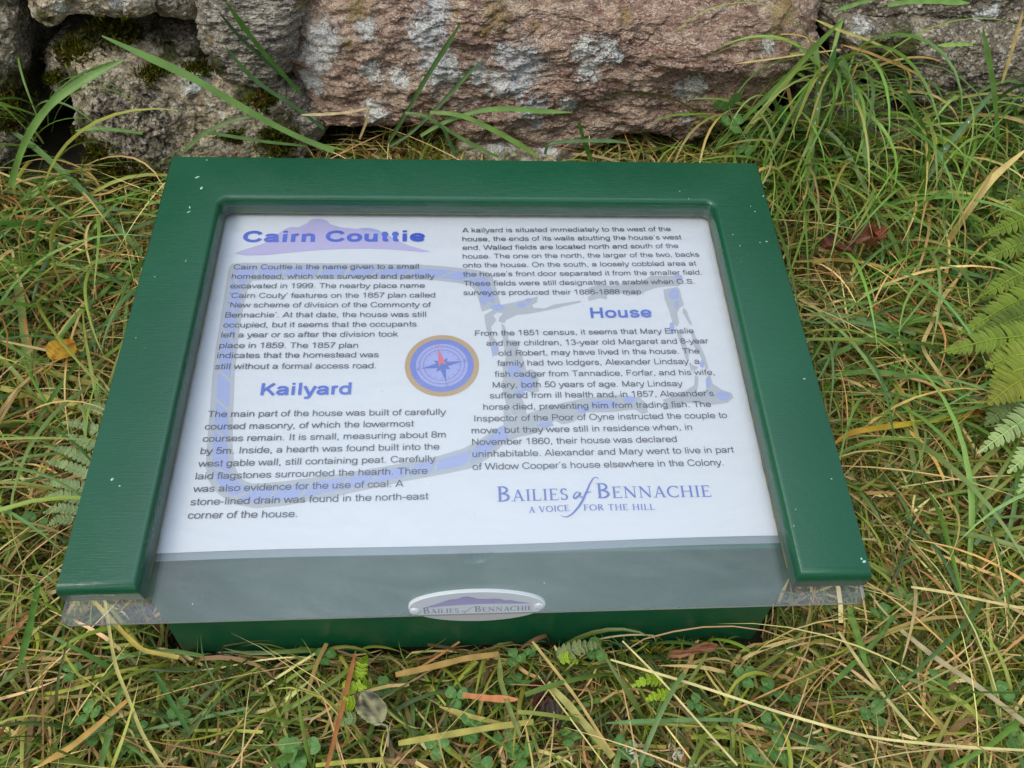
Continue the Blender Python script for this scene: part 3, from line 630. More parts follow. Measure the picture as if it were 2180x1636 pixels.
LINES = [
 ('Cairn Couttie is the name given to a small', 496.9, 575, 891.3, 573.6), ('homestead, which was surveyed and partially', 493, 595, 925, 594.5),
 ('excavated in 1999. The nearby place name', 489.7, 615.4, 904.3, 614.3), ('\u2018Cairn Couty\u2019 features on the 1857 plan called', 487.5, 636, 926.3, 634.7),
 ('\u2018New scheme of division of the Commonty of', 484, 656, 917.5, 655.3), ('Bennachie\u2019. At that date, the house was still', 479, 677.4, 907, 676),
 ('occupied, but it seems that the occupants', 475, 698.8, 887, 696.6), ('left a year or so after the division took', 470.7, 720, 847.3, 718),
 ('place in 1859. The 1857 plan', 466.6, 742.6, 762, 742), ('indicates that the homestead was', 462, 764, 806, 762), ('still without a formal access road.', 457.3, 787.5, 800.5, 785.5),
 ('The main part of the house was built of carefully', 442, 889.5, 949.4, 884.4), ('coursed masonry, of which the lowermost', 435.7, 916, 881, 909.4),
 ('courses remain. It is small, measuring about 8m', 431.2, 942, 948.8, 932.7), ('by 5m. Inside, a hearth was found built into the', 426.4, 968.3, 935.5, 958.3),
 ('west gable wall, still containing peat. Carefully', 421.5, 995.3, 927.5, 984.2), ('laid flagstones surrounded the hearth. There', 416, 1022.3, 910.4, 1009.8),
 ('was also evidence for the use of coal. A', 410.7, 1049.3, 858.7, 1037.4), ('stone-lined drain was found in the north-east', 405, 1077.2, 911.9, 1064.4), ('corner of the house.', 399.3, 1105.7, 632.6, 1102.2),
 ('A kailyard is situated immediately to the west of the', 984, 496.4, 1428.3, 493.5), ('house, the ends of its walls abutting the house\u2019s west', 984.4, 515.2, 1451, 511),
 ('end. Walled fields are located north and south of the', 984.7, 533.7, 1444.4, 529.3), ('house. The one on the north, the larger of the two, backs', 985, 552.2, 1489, 547.8),
 ('onto the house. On the south, a loosely cobbled area at', 985.2, 571, 1482.6, 566.9), ('the house\u2019s front door separated it from the smaller field.', 985.8, 590.3, 1494.4, 586),
 ('These fields were still designated as arable when O.S.', 987, 610, 1479, 605.6), ('surveyors produced their 1886-1888 map.', 986.4, 629.7, 1369.6, 627.6),
 ('From the 1851 census, it seems that Mary Emslie', 1011.4, 716.6, 1477.3, 710.7), ('and her children, 13-year old Margaret and 8-year', 1035.5, 737.7, 1508.4, 732.4),
 ('old Robert, may have lived in the house. The', 1061.3, 758.9, 1489.4, 753.9), ('family had two lodgers, Alexander Lindsay, a', 1058.4, 780.3, 1489.4, 775.9),
 ('fish cadger from Tannadice, Forfar, and his wife,', 1053, 803.8, 1521.4, 799.4), ('Mary, both 50 years of age. Mary Lindsay', 1049, 826.8, 1453.9, 823.5),
 ('suffered from ill health and, in 1857, Alexander\u2019s', 1042.5, 849.6, 1520, 844.5), ('horse died, preventing him from trading fish. The', 1028.9, 874, 1514, 867.6),
 ('Inspector of the Poor of Oyne instructed the couple to', 1009.9, 898.8, 1548.3, 891.3), ('move, but they were still in residence when, in', 1004, 924.3, 1473.6, 916.5),
 ('November 1860, their house was declared', 1005, 949, 1441, 942.3), ('uninhabitable. Alexander and Mary went to live in part', 1005.8, 974.5, 1562.5, 965),
 ('of Widow Cooper\u2019s house elsewhere in the Colony.', 1005.8, 1001.7, 1540.4, 992.2)]
for part in (LINES[:11], LINES[11:20], LINES[20:28], LINES[28:]):
    P_ = Print()
    for t, u0, v0, u1, v1 in part: P_.text(t, b2(u0, v0), b2(u1, v1), .0054, Z5)
    P_.done('body_text', INK, PAPER)
P_ = Print(); P_.text('Cairn Couttie', b2(515.6, 517), b2(905, 515.3), .0131, Z4, 1); P_.done('title_text', BLUE, PAPER)
P_ = Print(); P_.text('Kailyard', b2(554.3, 843), b2(747, 841), .0110, Z5, 2); P_.done('heading_text', BLUE2, PAPER)
P_ = Print(); P_.text('House', b2(1258, 678.4), b2(1388.6, 676.7), .0108, Z5, 2); P_.done('heading_text', BLUE2, PAPER)

def Z_(L, s, ox, oy): return [b2(ox + a / s, oy + b / s) for a, b in L]
P_ = Print()
P_.poly(Z_([(360, 438), (430, 410), (560, 370), (620, 340), (700, 282), (760, 245), (800, 232), (850, 236), (920, 205), (950, 178), (990, 168), (1040, 170), (1075, 185), (1100, 210), (1180, 235), (1300, 248), (1400, 265), (1480, 288), (1600, 332), (1700, 372), (1780, 397), (1885, 425), (1800, 425), (1600, 408), (1400, 400), (1200, 402), (1000, 412), (800, 430), (600, 450), (450, 453)], 3.633, 400, 420), Z2)
P_.done('hill_drawing', LILAC, PAPER)
P_ = Print(); P_.poly(Z_([(1300, 248), (1345, 240), (1400, 238), (1470, 254), (1530, 285), (1620, 335), (1700, 374), (1600, 350), (1480, 296), (1400, 270)], 3.633, 400, 420), Z1); P_.done('hill_drawing', WASH, PAPER)
# site plan: kailyard wall band
OUT = [(1066, 650), (1060, 628), (1054, 606), (1047, 586), (1033, 579), (1004, 574), (940, 567), (895, 564), (800, 562), (700, 561), (593, 560), (520, 560), (493, 562), (486, 574), (481, 610), (469, 681), (460, 735), (452, 800), (447, 874), (441, 939), (438, 996), (445, 1027), (465, 1053), (499, 1074), (545, 1083), (607, 1077), (721, 1056), (863, 1025), (960, 1007), (1004, 997), (1045, 973), (1072, 946), (1105, 930)]
INN = [(1026, 664), (1022, 650), (1019, 638), (1011, 618), (1001, 609), (975, 603), (923, 597), (880, 596), (800, 595), (730, 595), (620, 596), (560, 597), (537, 598), (532, 606), (524, 630), (512, 688), (506, 735), (500, 794), (497, 865), (495, 950), (499, 990), (508, 1012), (520, 1024), (536, 1030), (560, 1029), (600, 1026), (721, 1010), (840, 990), (930, 972), (985, 956), (1020, 938), (1050, 917), (1085, 898)]
def resamp(L, n):
    L = np.array(L, float); d = np.r_[0, np.cumsum(np.linalg.norm(np.diff(L, axis=0), axis=1))]; t = np.linspace(0, d[-1], n)
    return np.c_[np.interp(t, d, L[:, 0]), np.interp(t, d, L[:, 1])]
mid = (np.array(OUT) + np.array(INN)) / 2; dm = np.r_[0, np.cumsum(np.linalg.norm(np.diff(mid, axis=0), axis=1))]; tt = np.linspace(0, dm[-1], 220)
oi = np.c_[np.interp(tt, dm, np.array(OUT)[:, 0]), np.interp(tt, dm, np.array(OUT)[:, 1])]; ii_ = np.c_[np.interp(tt, dm, np.array(INN)[:, 0]), np.interp(tt, dm, np.array(INN)[:, 1])]
P_ = Print(); V = [b2(*q) for q in oi] + [b2(*q) for q in ii_]; n = 220; P_.add(V, [(i, i + 1, n + i + 1, n + i) for i in range(n - 1)], Z1)
HOUSE = [([(240, 755), (300, 720), (350, 682), (440, 665), (630, 620), (625, 660), (590, 680), (600, 702), (680, 705), (740, 680), (940, 648), (945, 662), (830, 688), (700, 720), (560, 745), (480, 752), (400, 790), (390, 815), (345, 800), (350, 770), (378, 742), (335, 735), (305, 760), (330, 790), (300, 830), (270, 860), (250, 820)], 0),
 ([(245, 790), (285, 800), (300, 900), (340, 960), (352, 1040), (300, 1056), (275, 920), (255, 850)], 0),
 ([(365, 815), (388, 830), (402, 880), (420, 935), (492, 940), (500, 965), (485, 1000), (520, 1060), (548, 1160), (600, 1165), (628, 1270), (560, 1280), (460, 1270), (380, 1240), (375, 1120), (400, 1060), (380, 960), (372, 880)], 0),
 ([(990, 560), (1060, 535), (1180, 540), (1400, 500), (1450, 470), (1620, 470), (1680, 510), (1650, 545), (1560, 545), (1480, 558), (1400, 590), (1280, 615), (1220, 590), (1130, 600), (1130, 640), (1080, 630), (1000, 652), (990, 625), (1030, 600)], 0),
 ([(1540, 570), (1640, 550), (1660, 570), (1670, 620), (1690, 680), (1660, 700), (1640, 740), (1655, 810), (1640, 838), (1610, 822), (1580, 720), (1550, 640)], 0),
 ([(1685, 700), (1708, 720), (1722, 760), (1752, 828), (1730, 822), (1700, 770), (1678, 735)], 0),
 ([(1636, 876), (1664, 872), (1692, 940), (1722, 1010), (1726, 1090), (1700, 1070), (1680, 1000), (1650, 930)], 0), ([(1736, 876), (1760, 880), (1800, 960), (1845, 1060), (1868, 1140), (1850, 1152), (1806, 1050), (1764, 985)], 0),
 ([(1728, 1110), (1790, 1130), (1780, 1150), (1740, 1160)], 0),
 ([(320, 90), (500, 20), (545, 40), (552, 160), (500, 166), (460, 150), (440, 190), (462, 240), (480, 320), (420, 336), (380, 300), (345, 240), (325, 150)], 1),
 ([(330, 240), (400, 330), (560, 270), (700, 230), (850, 200), (1030, 180), (1180, 195), (1222, 230), (1236, 290), (1200, 302), (1150, 272), (1000, 290), (850, 290), (770, 350), (700, 366), (650, 342), (600, 400), (500, 430), (400, 450), (330, 430), (330, 340)], 1),
 ([(1330, 210), (1420, 180), (1480, 150), (1525, 120), (1530, 60), (1552, 70), (1550, 120), (1540, 170), (1600, 150), (1598, 80), (1622, 48), (1642, 110), (1700, 150), (1758, 168), (1772, 198), (1730, 232), (1650, 242), (1560, 235), (1450, 230), (1440, 262), (1340, 272)], 1)]
P_.done('plan_drawing', GREYI, PAPER)
for n_h, (L, k) in enumerate(HOUSE):
    P_ = Print(); P_.poly(Z_(L, 3.406, 960, 450) if k == 0 else Z_(L, 2.946, 960, 780), Z1 + .00001 + n_h * .000009)
    P_.done('plan_drawing', GREYI, PAPER)
P_ = Print(); L_ = dm[-1]; s0 = 6.0
while s0 < L_ - 40:
    ln_ = float(rng.uniform(44, 78)); skew = 26; row = []
    for fr, sk in ((.24, 0), (.80, skew)):
        a = np.linspace(s0 + sk, min(s0 + sk + ln_, L_ - 2), 9); po = np.c_[np.interp(a, tt, oi[:, 0]), np.interp(a, tt, oi[:, 1])]; pi = np.c_[np.interp(a, tt, ii_[:, 0]), np.interp(a, tt, ii_[:, 1])]
        row.append(po * (1 - fr) + pi * fr)
    V = [b2(*q) for q in row[0]] + [b2(*q) for q in row[1]]; P_.add(V, [(i, i + 1, 9 + i + 1, 9 + i) for i in range(8)], Z2); s0 += ln_ + 9
P_.done('plan_drawing', WASH, PAPER)
rb = np.random.default_rng(3)
for n_b, (u, v, ru, rv) in enumerate(((1435, 628, 11, 12), (1030, 636, 8, 14), (1060, 655, 14, 7), (1110, 650, 10, 6), (1125, 640, 7, 5), (1445, 592, 9, 6), (1095, 790, 14, 16), (1120, 815, 16, 18), (1285, 862, 30, 9), (1340, 852, 12, 8), (1240, 872, 14, 8), (1540, 843, 16, 9), (1508, 815, 5, 12), (1440, 650, 5, 9), (1430, 700, 5, 14), (1105, 840, 12, 8), (1068, 925, 14, 16), (1160, 905, 18, 5), (1495, 775, 5, 9), (1054, 745, 6, 10))):
    P_ = Print(); P_.poly([b2(u + ru * math.cos(a) * (1 + rb.uniform(-.2, .2)), v + rv * math.sin(a) * (1 + rb.uniform(-.2, .2))) for a in np.linspace(0, 2 * math.pi, 14, endpoint=False)], Z2 + .00001 + n_b * .000006)
    P_.done('plan_drawing', WASH, PAPER)
# compass
cc = np.array(b2(941, 778)); Rr = (b2(1020, 778)[0] - b2(862, 778)[0]) / 2; rot = math.radians(12)
def part(name, mat, fn): q = Print(); fn(q); q.done(name, mat, PAPER)
part('compass_ring', GOLD, lambda q: q.ring(cc, Rr * .86, Rr, Z2))
part('compass_rim', RIM, lambda q: q.ring(cc, Rr * .70, Rr * .86, Z2))
part('compass_dial', FACE, lambda q: q.ring(cc, 0, Rr * .70, Z2))
def lines(q):
    q.ring(cc, Rr * .595, Rr * .607, Z3); q.ring(cc, Rr * .49, Rr * .505, Z3)
    for k in range(72):
        a = rot + k * math.pi / 36; d = np.array([math.cos(a), math.sin(a)]); r0, r1 = (.60, .64) if k % 3 else (.60, .66)
        q.line([cc + d * Rr * r0, cc + d * Rr * r1], Rr * .008, Z3)
    for k in range(16):
        a = rot + (k + .5) * math.pi / 8; d = np.array([math.cos(a), math.sin(a)]); q.line([cc + d * Rr * .40, cc + d * Rr * .48], Rr * .01, Z3)
    for k, t in enumerate('EWS'):
        a = rot + (0, math.pi, -math.pi / 2)[k]; d = np.array([math.cos(a), math.sin(a)]); c_ = cc + d * Rr * .655; s_ = Rr * .05; q.text(t, (c_[0] - s_ * .8, c_[1] - s_), (c_[0] + s_ * .8, c_[1] - s_), s_ * 2, Z3)
part('compass_scale', DISC, lines)
def star(q):
    for k in range(8):
        if k == 2: continue
        a = rot + k * math.pi / 4; L2 = Rr * (.58 if k % 2 == 0 else .27); d = np.array([math.cos(a), math.sin(a)]); s_ = np.array([-d[1], d[0]])
        q.poly([cc + d * L2, cc + (d + s_) * Rr * .085, cc, cc + (d - s_) * Rr * .085], Z4 if k % 2 == 0 else Z3 + .00004)
    q.ring(cc, 0, Rr * .05, Z5)
part('compass_star', STARI, star)
def ndl(q):
    a = rot + math.pi / 2; d = np.array([math.cos(a), math.sin(a)]); s_ = np.array([-d[1], d[0]]); q.poly([cc + d * Rr * .56, cc + s_ * Rr * .10 - d * Rr * .02, cc - s_ * Rr * .11 + d * Rr * .02], Z4 + .00004)
    c_ = cc + d * Rr * .66; w_ = Rr * .06; q.text('N', (c_[0] - w_, c_[1] - w_ * .6), (c_[0] + w_, c_[1] - w_ * .6), w_ * 1.3, Z3)
part('compass_needle', RED, ndl)

# serif capitals drawn from strokes: (x0,y0,x1,y1,width) bars and arcs, unit cap height
TK, TN = .135, .055
def glyph(ch):
    s = []; w_ = .6
    def bar(a, b, t): s.append(('l', [a, b], t))
    def serif(x, y, r=.13): s.append(('l', [(x - r, y + (.018 if y < .5 else -.018)), (x + r, y + (.018 if y < .5 else -.018))], .036))
    def arc(cx, cy, rx, ry, a0, a1, t0, t1): a = np.linspace(a0, a1, 18) * math.pi / 180; s.append(('c', [(cx + rx * math.cos(q), cy + ry * math.sin(q)) for q in a], [t0 + (t1 - t0) * abs(math.cos(q)) for q in a]))
    if ch == 'A': w_ = .74; bar((.10, 0), (.37, 1), TN); bar((.36, 1), (.64, 0), TK); bar((.2, .34), (.54, .34), TN); serif(.09, 0); serif(.65, 0)
    if ch == 'B': w_ = .62; bar((.13, 0), (.13, 1), TK); serif(.12, 0, .12); serif(.12, 1, .12); arc(.2, .76, .27, .22, 90, -90, TN, TK * .9); arc(.2, .27, .33, .245, 90, -90, TN, TK); bar((.1, .975), (.22, .975), TN); bar((.1, .53), (.22, .53), TN); bar((.1, .025), (.22, .025), TN)
    if ch == 'C': w_ = .74; arc(.44, .5, .38, .48, 52, 308, TN, TK); bar((.69, .98), (.69, .72), .035); bar((.69, .26), (.69, .05), .035)
    if ch == 'E': w_ = .6; bar((.13, 0), (.13, 1), TK); serif(.12, 0, .12); serif(.12, 1, .12); bar((.1, .975), (.52, .975), TN); bar((.1, .52), (.42, .52), TN); bar((.1, .025), (.55, .025), TN); bar((.52, .99), (.52, .82), .035); bar((.56, 0), (.57, .2), .035); bar((.42, .62), (.42, .42), .03)
    if ch == 'F': w_ = .55; bar((.13, 0), (.13, 1), TK); serif(.13, 0, .13); serif(.12, 1, .12); bar((.1, .975), (.5, .975), TN); bar((.1, .52), (.42, .52), TN); bar((.5, .99), (.5, .8), .035); bar((.42, .62), (.42, .42), .03)
    if ch == 'H': w_ = .8; bar((.14, 0), (.14, 1), TK); bar((.66, 0), (.66, 1), TK); bar((.14, .52), (.66, .52), TN); [serif(a, b) for a in (.14, .66) for b in (0, 1)]
    if ch == 'I': w_ = .32; bar((.16, 0), (.16, 1), TK); serif(.16, 0); serif(.16, 1)
    if ch == 'L': w_ = .57; bar((.13, 0), (.13, 1), TK); serif(.13, 1); serif(.12, 0, .12); bar((.1, .025), (.52, .025), TN); bar((.53, 0), (.54, .22), .035)
    if ch == 'N': w_ = .84; bar((.14, 0), (.14, 1), TN); bar((.70, 0), (.70, 1), TN); bar((.12, .98), (.70, .04), TK); serif(.14, 0); serif(.1, 1, .1); serif(.70, 1)
    if ch == 'O': w_ = .84; arc(.42, .5, .36, .48, 0, 360, TN, TK)
    if ch == 'R': w_ = .68; bar((.13, 0), (.13, 1), TK); serif(.13, 0); serif(.12, 1, .12); arc(.2, .74, .3, .235, 90, -90, TN, TK * .9); bar((.1, .975), (.22, .975), TN); bar((.1, .505), (.22, .505), TN); bar((.28, .5), (.62, .02), TK); serif(.64, 0, .08)
    if ch == 'S': w_ = .5; arc(.26, .74, .17, .235, 40, 268, TN, TK); arc(.24, .26, .19, .235, 88, -150, TN, TK); bar((.42, .98), (.42, .76), .03); bar((.06, .02), (.06, .24), .03)
    if ch == 'T': w_ = .68; bar((.34, 0), (.34, 1), TK); serif(.34, 0); bar((.04, .975), (.64, .975), TN); bar((.04, .99), (.04, .8), .035); bar((.64, .99), (.64, .8), .035)
    if ch == 'V': w_ = .72; bar((.08, 1), (.36, 0), TK); bar((.37, 0), (.62, 1), TN); serif(.1, 1); serif(.62, 1, .1)
    return s, w_
def serif_text(q, txt, p0, p1, h, z, small=.76):
    """txt: first letter of each word full height when followed by small capitals"""
    items = []; x_ = 0
    for i, ch in enumerate(txt):
        sc_ = 1.0 if (i == 0 and small < 1) else small if small < 1 else 1.0
        if ch == ' ': x_ += .4 * sc_; continue
        s, w_ = glyph(ch); items.append((s, x_, sc_)); x_ += (w_ + .09) * sc_
    p0 = np.array(p0[:2]); p1 = np.array(p1[:2]); d = p1 - p0; L = np.linalg.norm(d); d /= L; nn = np.array([-d[1], d[0]]); kx = L / x_
    for s, xo, sc_ in items:
        for n_, (typ, pts, t) in enumerate(s):
            P = [p0 + d * ((xo + a * sc_) * kx) + nn * (b * sc_ * h) for a, b in pts]
            q.line(P, np.array(t) * h * sc_ * (1.15 if small < 1 else 1.3), z + n_ * .000003)
def swash(q, pts, wmax, z): 
    P = resamp(pts, 26); P = np.array([b2(*a) for a in P]); t = np.linspace(0, 1, 26); q.line(P, wmax * (.25 + np.sin(t * math.pi) * .75), z)
def logo(q):
    serif_text(q, 'BAILIES', b2(1059, 1069), b2(1213, 1065), .0118, Z4)
    serif_text(q, 'BENNACHIE', b2(1271.6, 1061.7), b2(1518, 1058.5), .0118, Z4)
    serif_text(q, 'A VOICE', b2(1126, 1093), b2(1214, 1088.5), .0046, Z4, 1)
    serif_text(q, 'FOR THE HILL', b2(1242.8, 1087.9), b2(1396, 1086.5), .0046, Z4, 1)
    f_ = 2.946; swash(q, [(960 + a / f_, 780 + b / f_) for a, b in [(925, 712), (915, 697), (893, 702), (870, 740), (850, 790), (825, 845), (800, 885), (765, 925), (735, 945), (705, 948), (690, 936)]], .0016, Z4)
    swash(q, [(960 + a / f_, 780 + b / f_) for a, b in [(835, 795), (860, 793), (882, 790)]], .0008, Z4 + .00004)
    swash(q, [(960 + a / f_, 780 + b / f_) for a, b in [(808, 795), (790, 790), (772, 808), (768, 828), (782, 832), (800, 815), (812, 792), (808, 815), (815, 828), (828, 815)]], .0014, Z4 + .00002)
part('logo_text', LOGO, logo)

# plaque on the front rail (mesh in plumb axes, face at y = -thickness)
def rl(u, v):                                   # pixel -> (x, z) on the rail face, plumb axes from the rail's top edge
    A = TILT; P0 = np.array([0, RAILF, -.0232]); nrm = np.array([0, math.cos(A), -math.sin(A)]); d = RB.T @ np.array([(u - CX) / FPX, (v - CY) / FPX, 1.0])
    P0 = P0 - nrm * .003; h = CAMB + d * (np.dot(P0 - CAMB, nrm) / np.dot(d, nrm)); return np.array([h[0], np.dot(h - P0, np.array([0, math.sin(A), math.cos(A)]))])
cA, cB, cT, cD = rl(869, 1292), rl(1162, 1284), rl(1012, 1261), rl(1005, 1323)
pc = np.array([(cA[0] + cB[0]) / 2, (cT[1] + cD[1]) / 2]); ra, rb_ = (cB[0] - cA[0]) / 2, (cT[1] - cD[1]) / 2
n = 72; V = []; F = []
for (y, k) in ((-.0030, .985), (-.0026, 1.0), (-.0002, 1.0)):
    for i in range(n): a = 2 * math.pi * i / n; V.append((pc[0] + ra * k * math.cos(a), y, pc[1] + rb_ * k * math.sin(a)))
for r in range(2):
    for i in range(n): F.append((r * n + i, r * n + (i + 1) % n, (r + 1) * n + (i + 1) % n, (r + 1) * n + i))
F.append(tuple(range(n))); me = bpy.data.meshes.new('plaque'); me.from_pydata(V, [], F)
me.materials.append(plain('white_plastic', (.88, .90, .90), .35, .4)); me.materials.append(plain('shaded_plaque_face', (.50, .51, .53), .4, .4)); me.polygons[len(F) - 1].material_index = 1  # face coloured grey to stand for its shade; the rim stays white
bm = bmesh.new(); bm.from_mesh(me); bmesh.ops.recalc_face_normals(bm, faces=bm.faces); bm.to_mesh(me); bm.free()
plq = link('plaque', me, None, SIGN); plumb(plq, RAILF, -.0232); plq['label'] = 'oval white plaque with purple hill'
def rot_done(q, name, mat, dy=0.0):
    V = [(a, -.0030 - (c + .0002), b) for a, b, c in q.V]; me = pymesh(name, V, q.F, False); bm = bmesh.new(); bm.from_mesh(me)
    for f in bm.faces:
        f.normal_update()
        if f.normal.y > 0: f.normal_flip()
    bmesh.ops.triangulate(bm, faces=[f for f in bm.faces if len(f.verts) > 4]); bm.to_mesh(me); bm.free()
    return link(name, me, mat, plq)
f_ = 5.45
q = Print(); q.poly([rl(840 + a / f_, 1140 + b / f_) for a, b in [(330, 838), (420, 815), (520, 785), (600, 755), (650, 742), (720, 738), (790, 712), (850, 708), (900, 718), (960, 733), (1060, 738), (1150, 732), (1220, 734), (1290, 752), (1350, 748), (1420, 765), (1600, 787), (1450, 790), (1200, 790), (1000, 795), (800, 805), (560, 822), (420, 836)]], 0)
rot_done(q, 'hill_emblem', plain('purple_print', (.15, .08, .34), .5, .2))
q = Print(); serif_text(q, 'BAILIES', rl(840 + 335 / f_, 1140 + 908 / f_), rl(840 + 755 / f_, 1140 + 895 / f_), .0085, 0); serif_text(q, 'BENNACHIE', rl(840 + 930 / f_, 1140 + 888 / f_), rl(840 + 1608 / f_, 1140 + 866 / f_), .0085, 0)
q.line(np.array([rl(840 + a / f_, 1140 + b / f_) for a, b in [(930, 830), (890, 838), (860, 862), (830, 885), (805, 900)]]), .0007, 0); q.line(np.array([rl(840 + a / f_, 1140 + b / f_) for a, b in [(800, 872), (782, 880), (785, 892), (805, 888), (815, 875)]]), .0006, 0)
rot_done(q, 'plaque_text', plain('grey_print', (.06, .06, .14), .5, .2))
for (u, v) in ((840 + 237 / f_, 1140 + 878 / f_), (840 + 1680 / f_, 1140 + 820 / f_)):
    p = rl(u, v); bm = bmesh.new()
    bmesh.ops.create_uvsphere(bm, u_segments=24, v_segments=12, radius=.0042, matrix=Matrix.Translation((p[0], -.0031, p[1])) @ Matrix.Diagonal((1, .45, 1, 1)))
    me = bpy.data.meshes.new('screw'); bm.to_mesh(me); bm.free(); me.shade_smooth(); mm = Mat('zinc_screw'); mm.P(Base_Color=(.7, .7, .7, 1), Metallic=.3, Roughness=.35); link('screw', me, mm.m, plq)
    q = Print()
    for a in (.2, .2 + math.pi / 2): q.line([p + np.array([math.cos(a), math.sin(a)]) * .0022, p - np.array([math.cos(a), math.sin(a)]) * .0022], .0007, .0016 + a * .00002)
    rot_done(q, 'screw_slot', plain('slot_dark', (.05, .05, .05), .6, .3))

# ------------------------------------------------------------------ small marks on the frame
def chip(u, v, L, w_, ang):
    L *= .75; w_ *= .75
    p = onB(u, v, .0); P = [(p[0] + math.cos(a) * L * math.cos(ang) - math.sin(a) * w_ * math.sin(ang), p[1] + math.cos(a) * L * math.sin(ang) + math.sin(a) * w_ * math.cos(ang)) for a in np.linspace(0, 2 * math.pi, 10, endpoint=False)]
    V = [(a, b, .0001) for a, b in P] + [((a + p[0]) / 2, (b + p[1]) / 2, .0006) for a, b in P] + [(p[0], p[1], .0007)]; n = 10
    F = [(i, (i + 1) % n, n + (i + 1) % n, n + i) for i in range(n)] + [(n + i, n + (i + 1) % n, 2 * n) for i in range(n)]
    return V, F
CH = plain('dried_spatter', (.45, .62, .55), .4, .4); V = []; F = []
for a in ((420, 378, .0028, .0010, .5), (429, 401, .0022, .0014, 1.3), (404, 442, .0020, .0008, 1.8), (402, 452, .0024, .0006, .6), (1466, 424, .0006, .0006, 0), (1607, 451, .0007, .0006, 0), (1625, 418, .0012, .0008, .5), (1598, 440, .0006, .0005, 0), (1632, 515, .0014, .0006, 0), (1560, 500, .0007, .0006, 0), (1618, 517, .0008, .0006, 1), (1575, 524, .0007, .0006, 0), (239, 1021, .0016, .0012, 1), (255, 1035, .001, .0008, 0), (1712, 807, .0014, .0006, 0), (1840, 1196, .0018, .0012, .4), (1834, 1190, .001, .001, 0), (330, 590, .0007, .0006, 0), (290, 720, .0007, .0005, 0), (1770, 1020, .0009, .0005, 0), (1690, 1120, .001, .0004, 1.2), (1694, 1085, .0008, .0004, 1), (396, 556, .002, .0004, 1.3)):
    v_, f__ = chip(*a); link('paint_spatter', pymesh('paint_spatter', v_, f__), CH, SIGN)

# ------------------------------------------------------------------ grass and other blades
def inside_sign(P):                                   # (...,3) world -> True where the sign occupies space
    b = (P - BO) @ BW                                 # board coordinates
    frame = (np.abs(b[..., 0]) < .272) & (b[..., 1] > -.224) & (b[..., 1] < .205) & (b[..., 2] > -.0235) & (b[..., 2] < .06)
    body = (np.abs(P[..., 0]) < .243) & (P[..., 1] > -.160) & (P[..., 1] < .20) & (b[..., 2] < 0)
    return frame | body
def inside_wall(P): return P[..., 1] > .475 + .05 * (P[..., 0] > -.1) - .06 * (P[..., 0] < -.3)
def blades(name, N, mat, base, az, el, L, W, bend, roll, c0, c1, segs=7, wob=.5, fold=False, floor=.004, cut=None, keepwall=False, z0=None, check=True):
    x = base[:, 0].copy(); y = base[:, 1].copy(); z = gz(x, y) + (z0 if z0 is not None else -.004)
    P = np.zeros((N, segs + 1, 3)); P[:, 0] = np.c_[x, y, z]; T = np.zeros((N, segs + 1, 3)); wb = rng.normal(0, wob, N); wb2 = rng.normal(0, wob, N)
    fl = floor * rng.uniform(0, 1, N)
    for i in range(segs + 1):
        s = i / segs; e_ = el - bend * s ** 1.3; a = az + wb * s + wb2 * s * s
        t = np.c_[np.cos(e_) * np.cos(a), np.cos(e_) * np.sin(a), np.sin(e_)]; T[:, i] = t
        if i: 
            q = P[:, i - 1] + t * (L / segs)[:, None]; lo = gz(q[:, 0], q[:, 1]) + fl; q[:, 2] = np.maximum(q[:, 2], lo); P[:, i] = q
    if check:
        ok = ~(inside_sign(P).any(1))
        if not keepwall: ok &= ~(inside_wall(P).any(1))
        P, T, L, W, roll, c0, c1 = P[ok], T[ok], L[ok], W[ok], roll[ok], c0[ok], c1[ok]; N = len(P); cut = cut[ok] if cut is not None else None
    s = np.linspace(0, 1, segs + 1)
    prof = np.minimum(1, .55 + 1.6 * s) * (1 - s ** 2.4) ** .8; prof[-1] = .04
    W = W * 1.12; w_ = W[:, None] * prof[None]
    if cut is not None: w_ = np.where(cut[:, None], W[:, None] * np.minimum(1, .6 + s)[None], w_)
    hz = np.stack([-T[..., 1], T[..., 0], np.zeros_like(T[..., 0])], -1); hz /= np.linalg.norm(hz, axis=-1, keepdims=True) + 1e-9
    up = np.cross(T, hz); tw = roll[:, None] + (rng.normal(0, .5, N)[:, None]) * s[None]
    side = hz * np.cos(tw)[..., None] + up * np.sin(tw)[..., None]; nr = np.cross(side, T)
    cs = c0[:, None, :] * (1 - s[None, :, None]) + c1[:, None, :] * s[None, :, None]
    if fold:
        A = P - side * w_[..., None] / 2; Bm = P - nr * (w_ * .16)[..., None]; D = P + side * w_[..., None] / 2
        V = np.stack([A, Bm, D], 2); k = 3; ac = np.broadcast_to(np.array([0, .5, 1.]), V.shape[:3])
    else:
        V = np.stack([P - side * w_[..., None] / 2, P + side * w_[..., None] / 2], 2); k = 2; ac = np.broadcast_to(np.array([0, 1.]), V.shape[:3])
    col = np.broadcast_to(cs[:, :, None, :], V.shape).reshape(-1, 3)
    n = (segs + 1) * k; b = (np.arange(N) * n)[:, None, None]; si = (np.arange(segs) * k)[None, :, None]; kk_ = np.arange(k - 1)[None, None, :]
    a = (b + si + kk_).ravel(); F = np.c_[a, a + 1, a + k + 1, a + k]
    return V.reshape(-1, 3), F, col, ac.reshape(-1)
def emit(name, sets, mat, label, kind='stuff'):
    V = []; F = []; Cc = []; A = []; o = 0
    for v, f, c, a in sets: V.append(v); F.append(f + o); Cc.append(c); A.append(a); o += len(v)
    return link(name, npmesh(name, np.vstack(V), np.vstack(F), np.vstack(Cc), {'across': np.concatenate(A)}), mat, kind=kind, label=label)
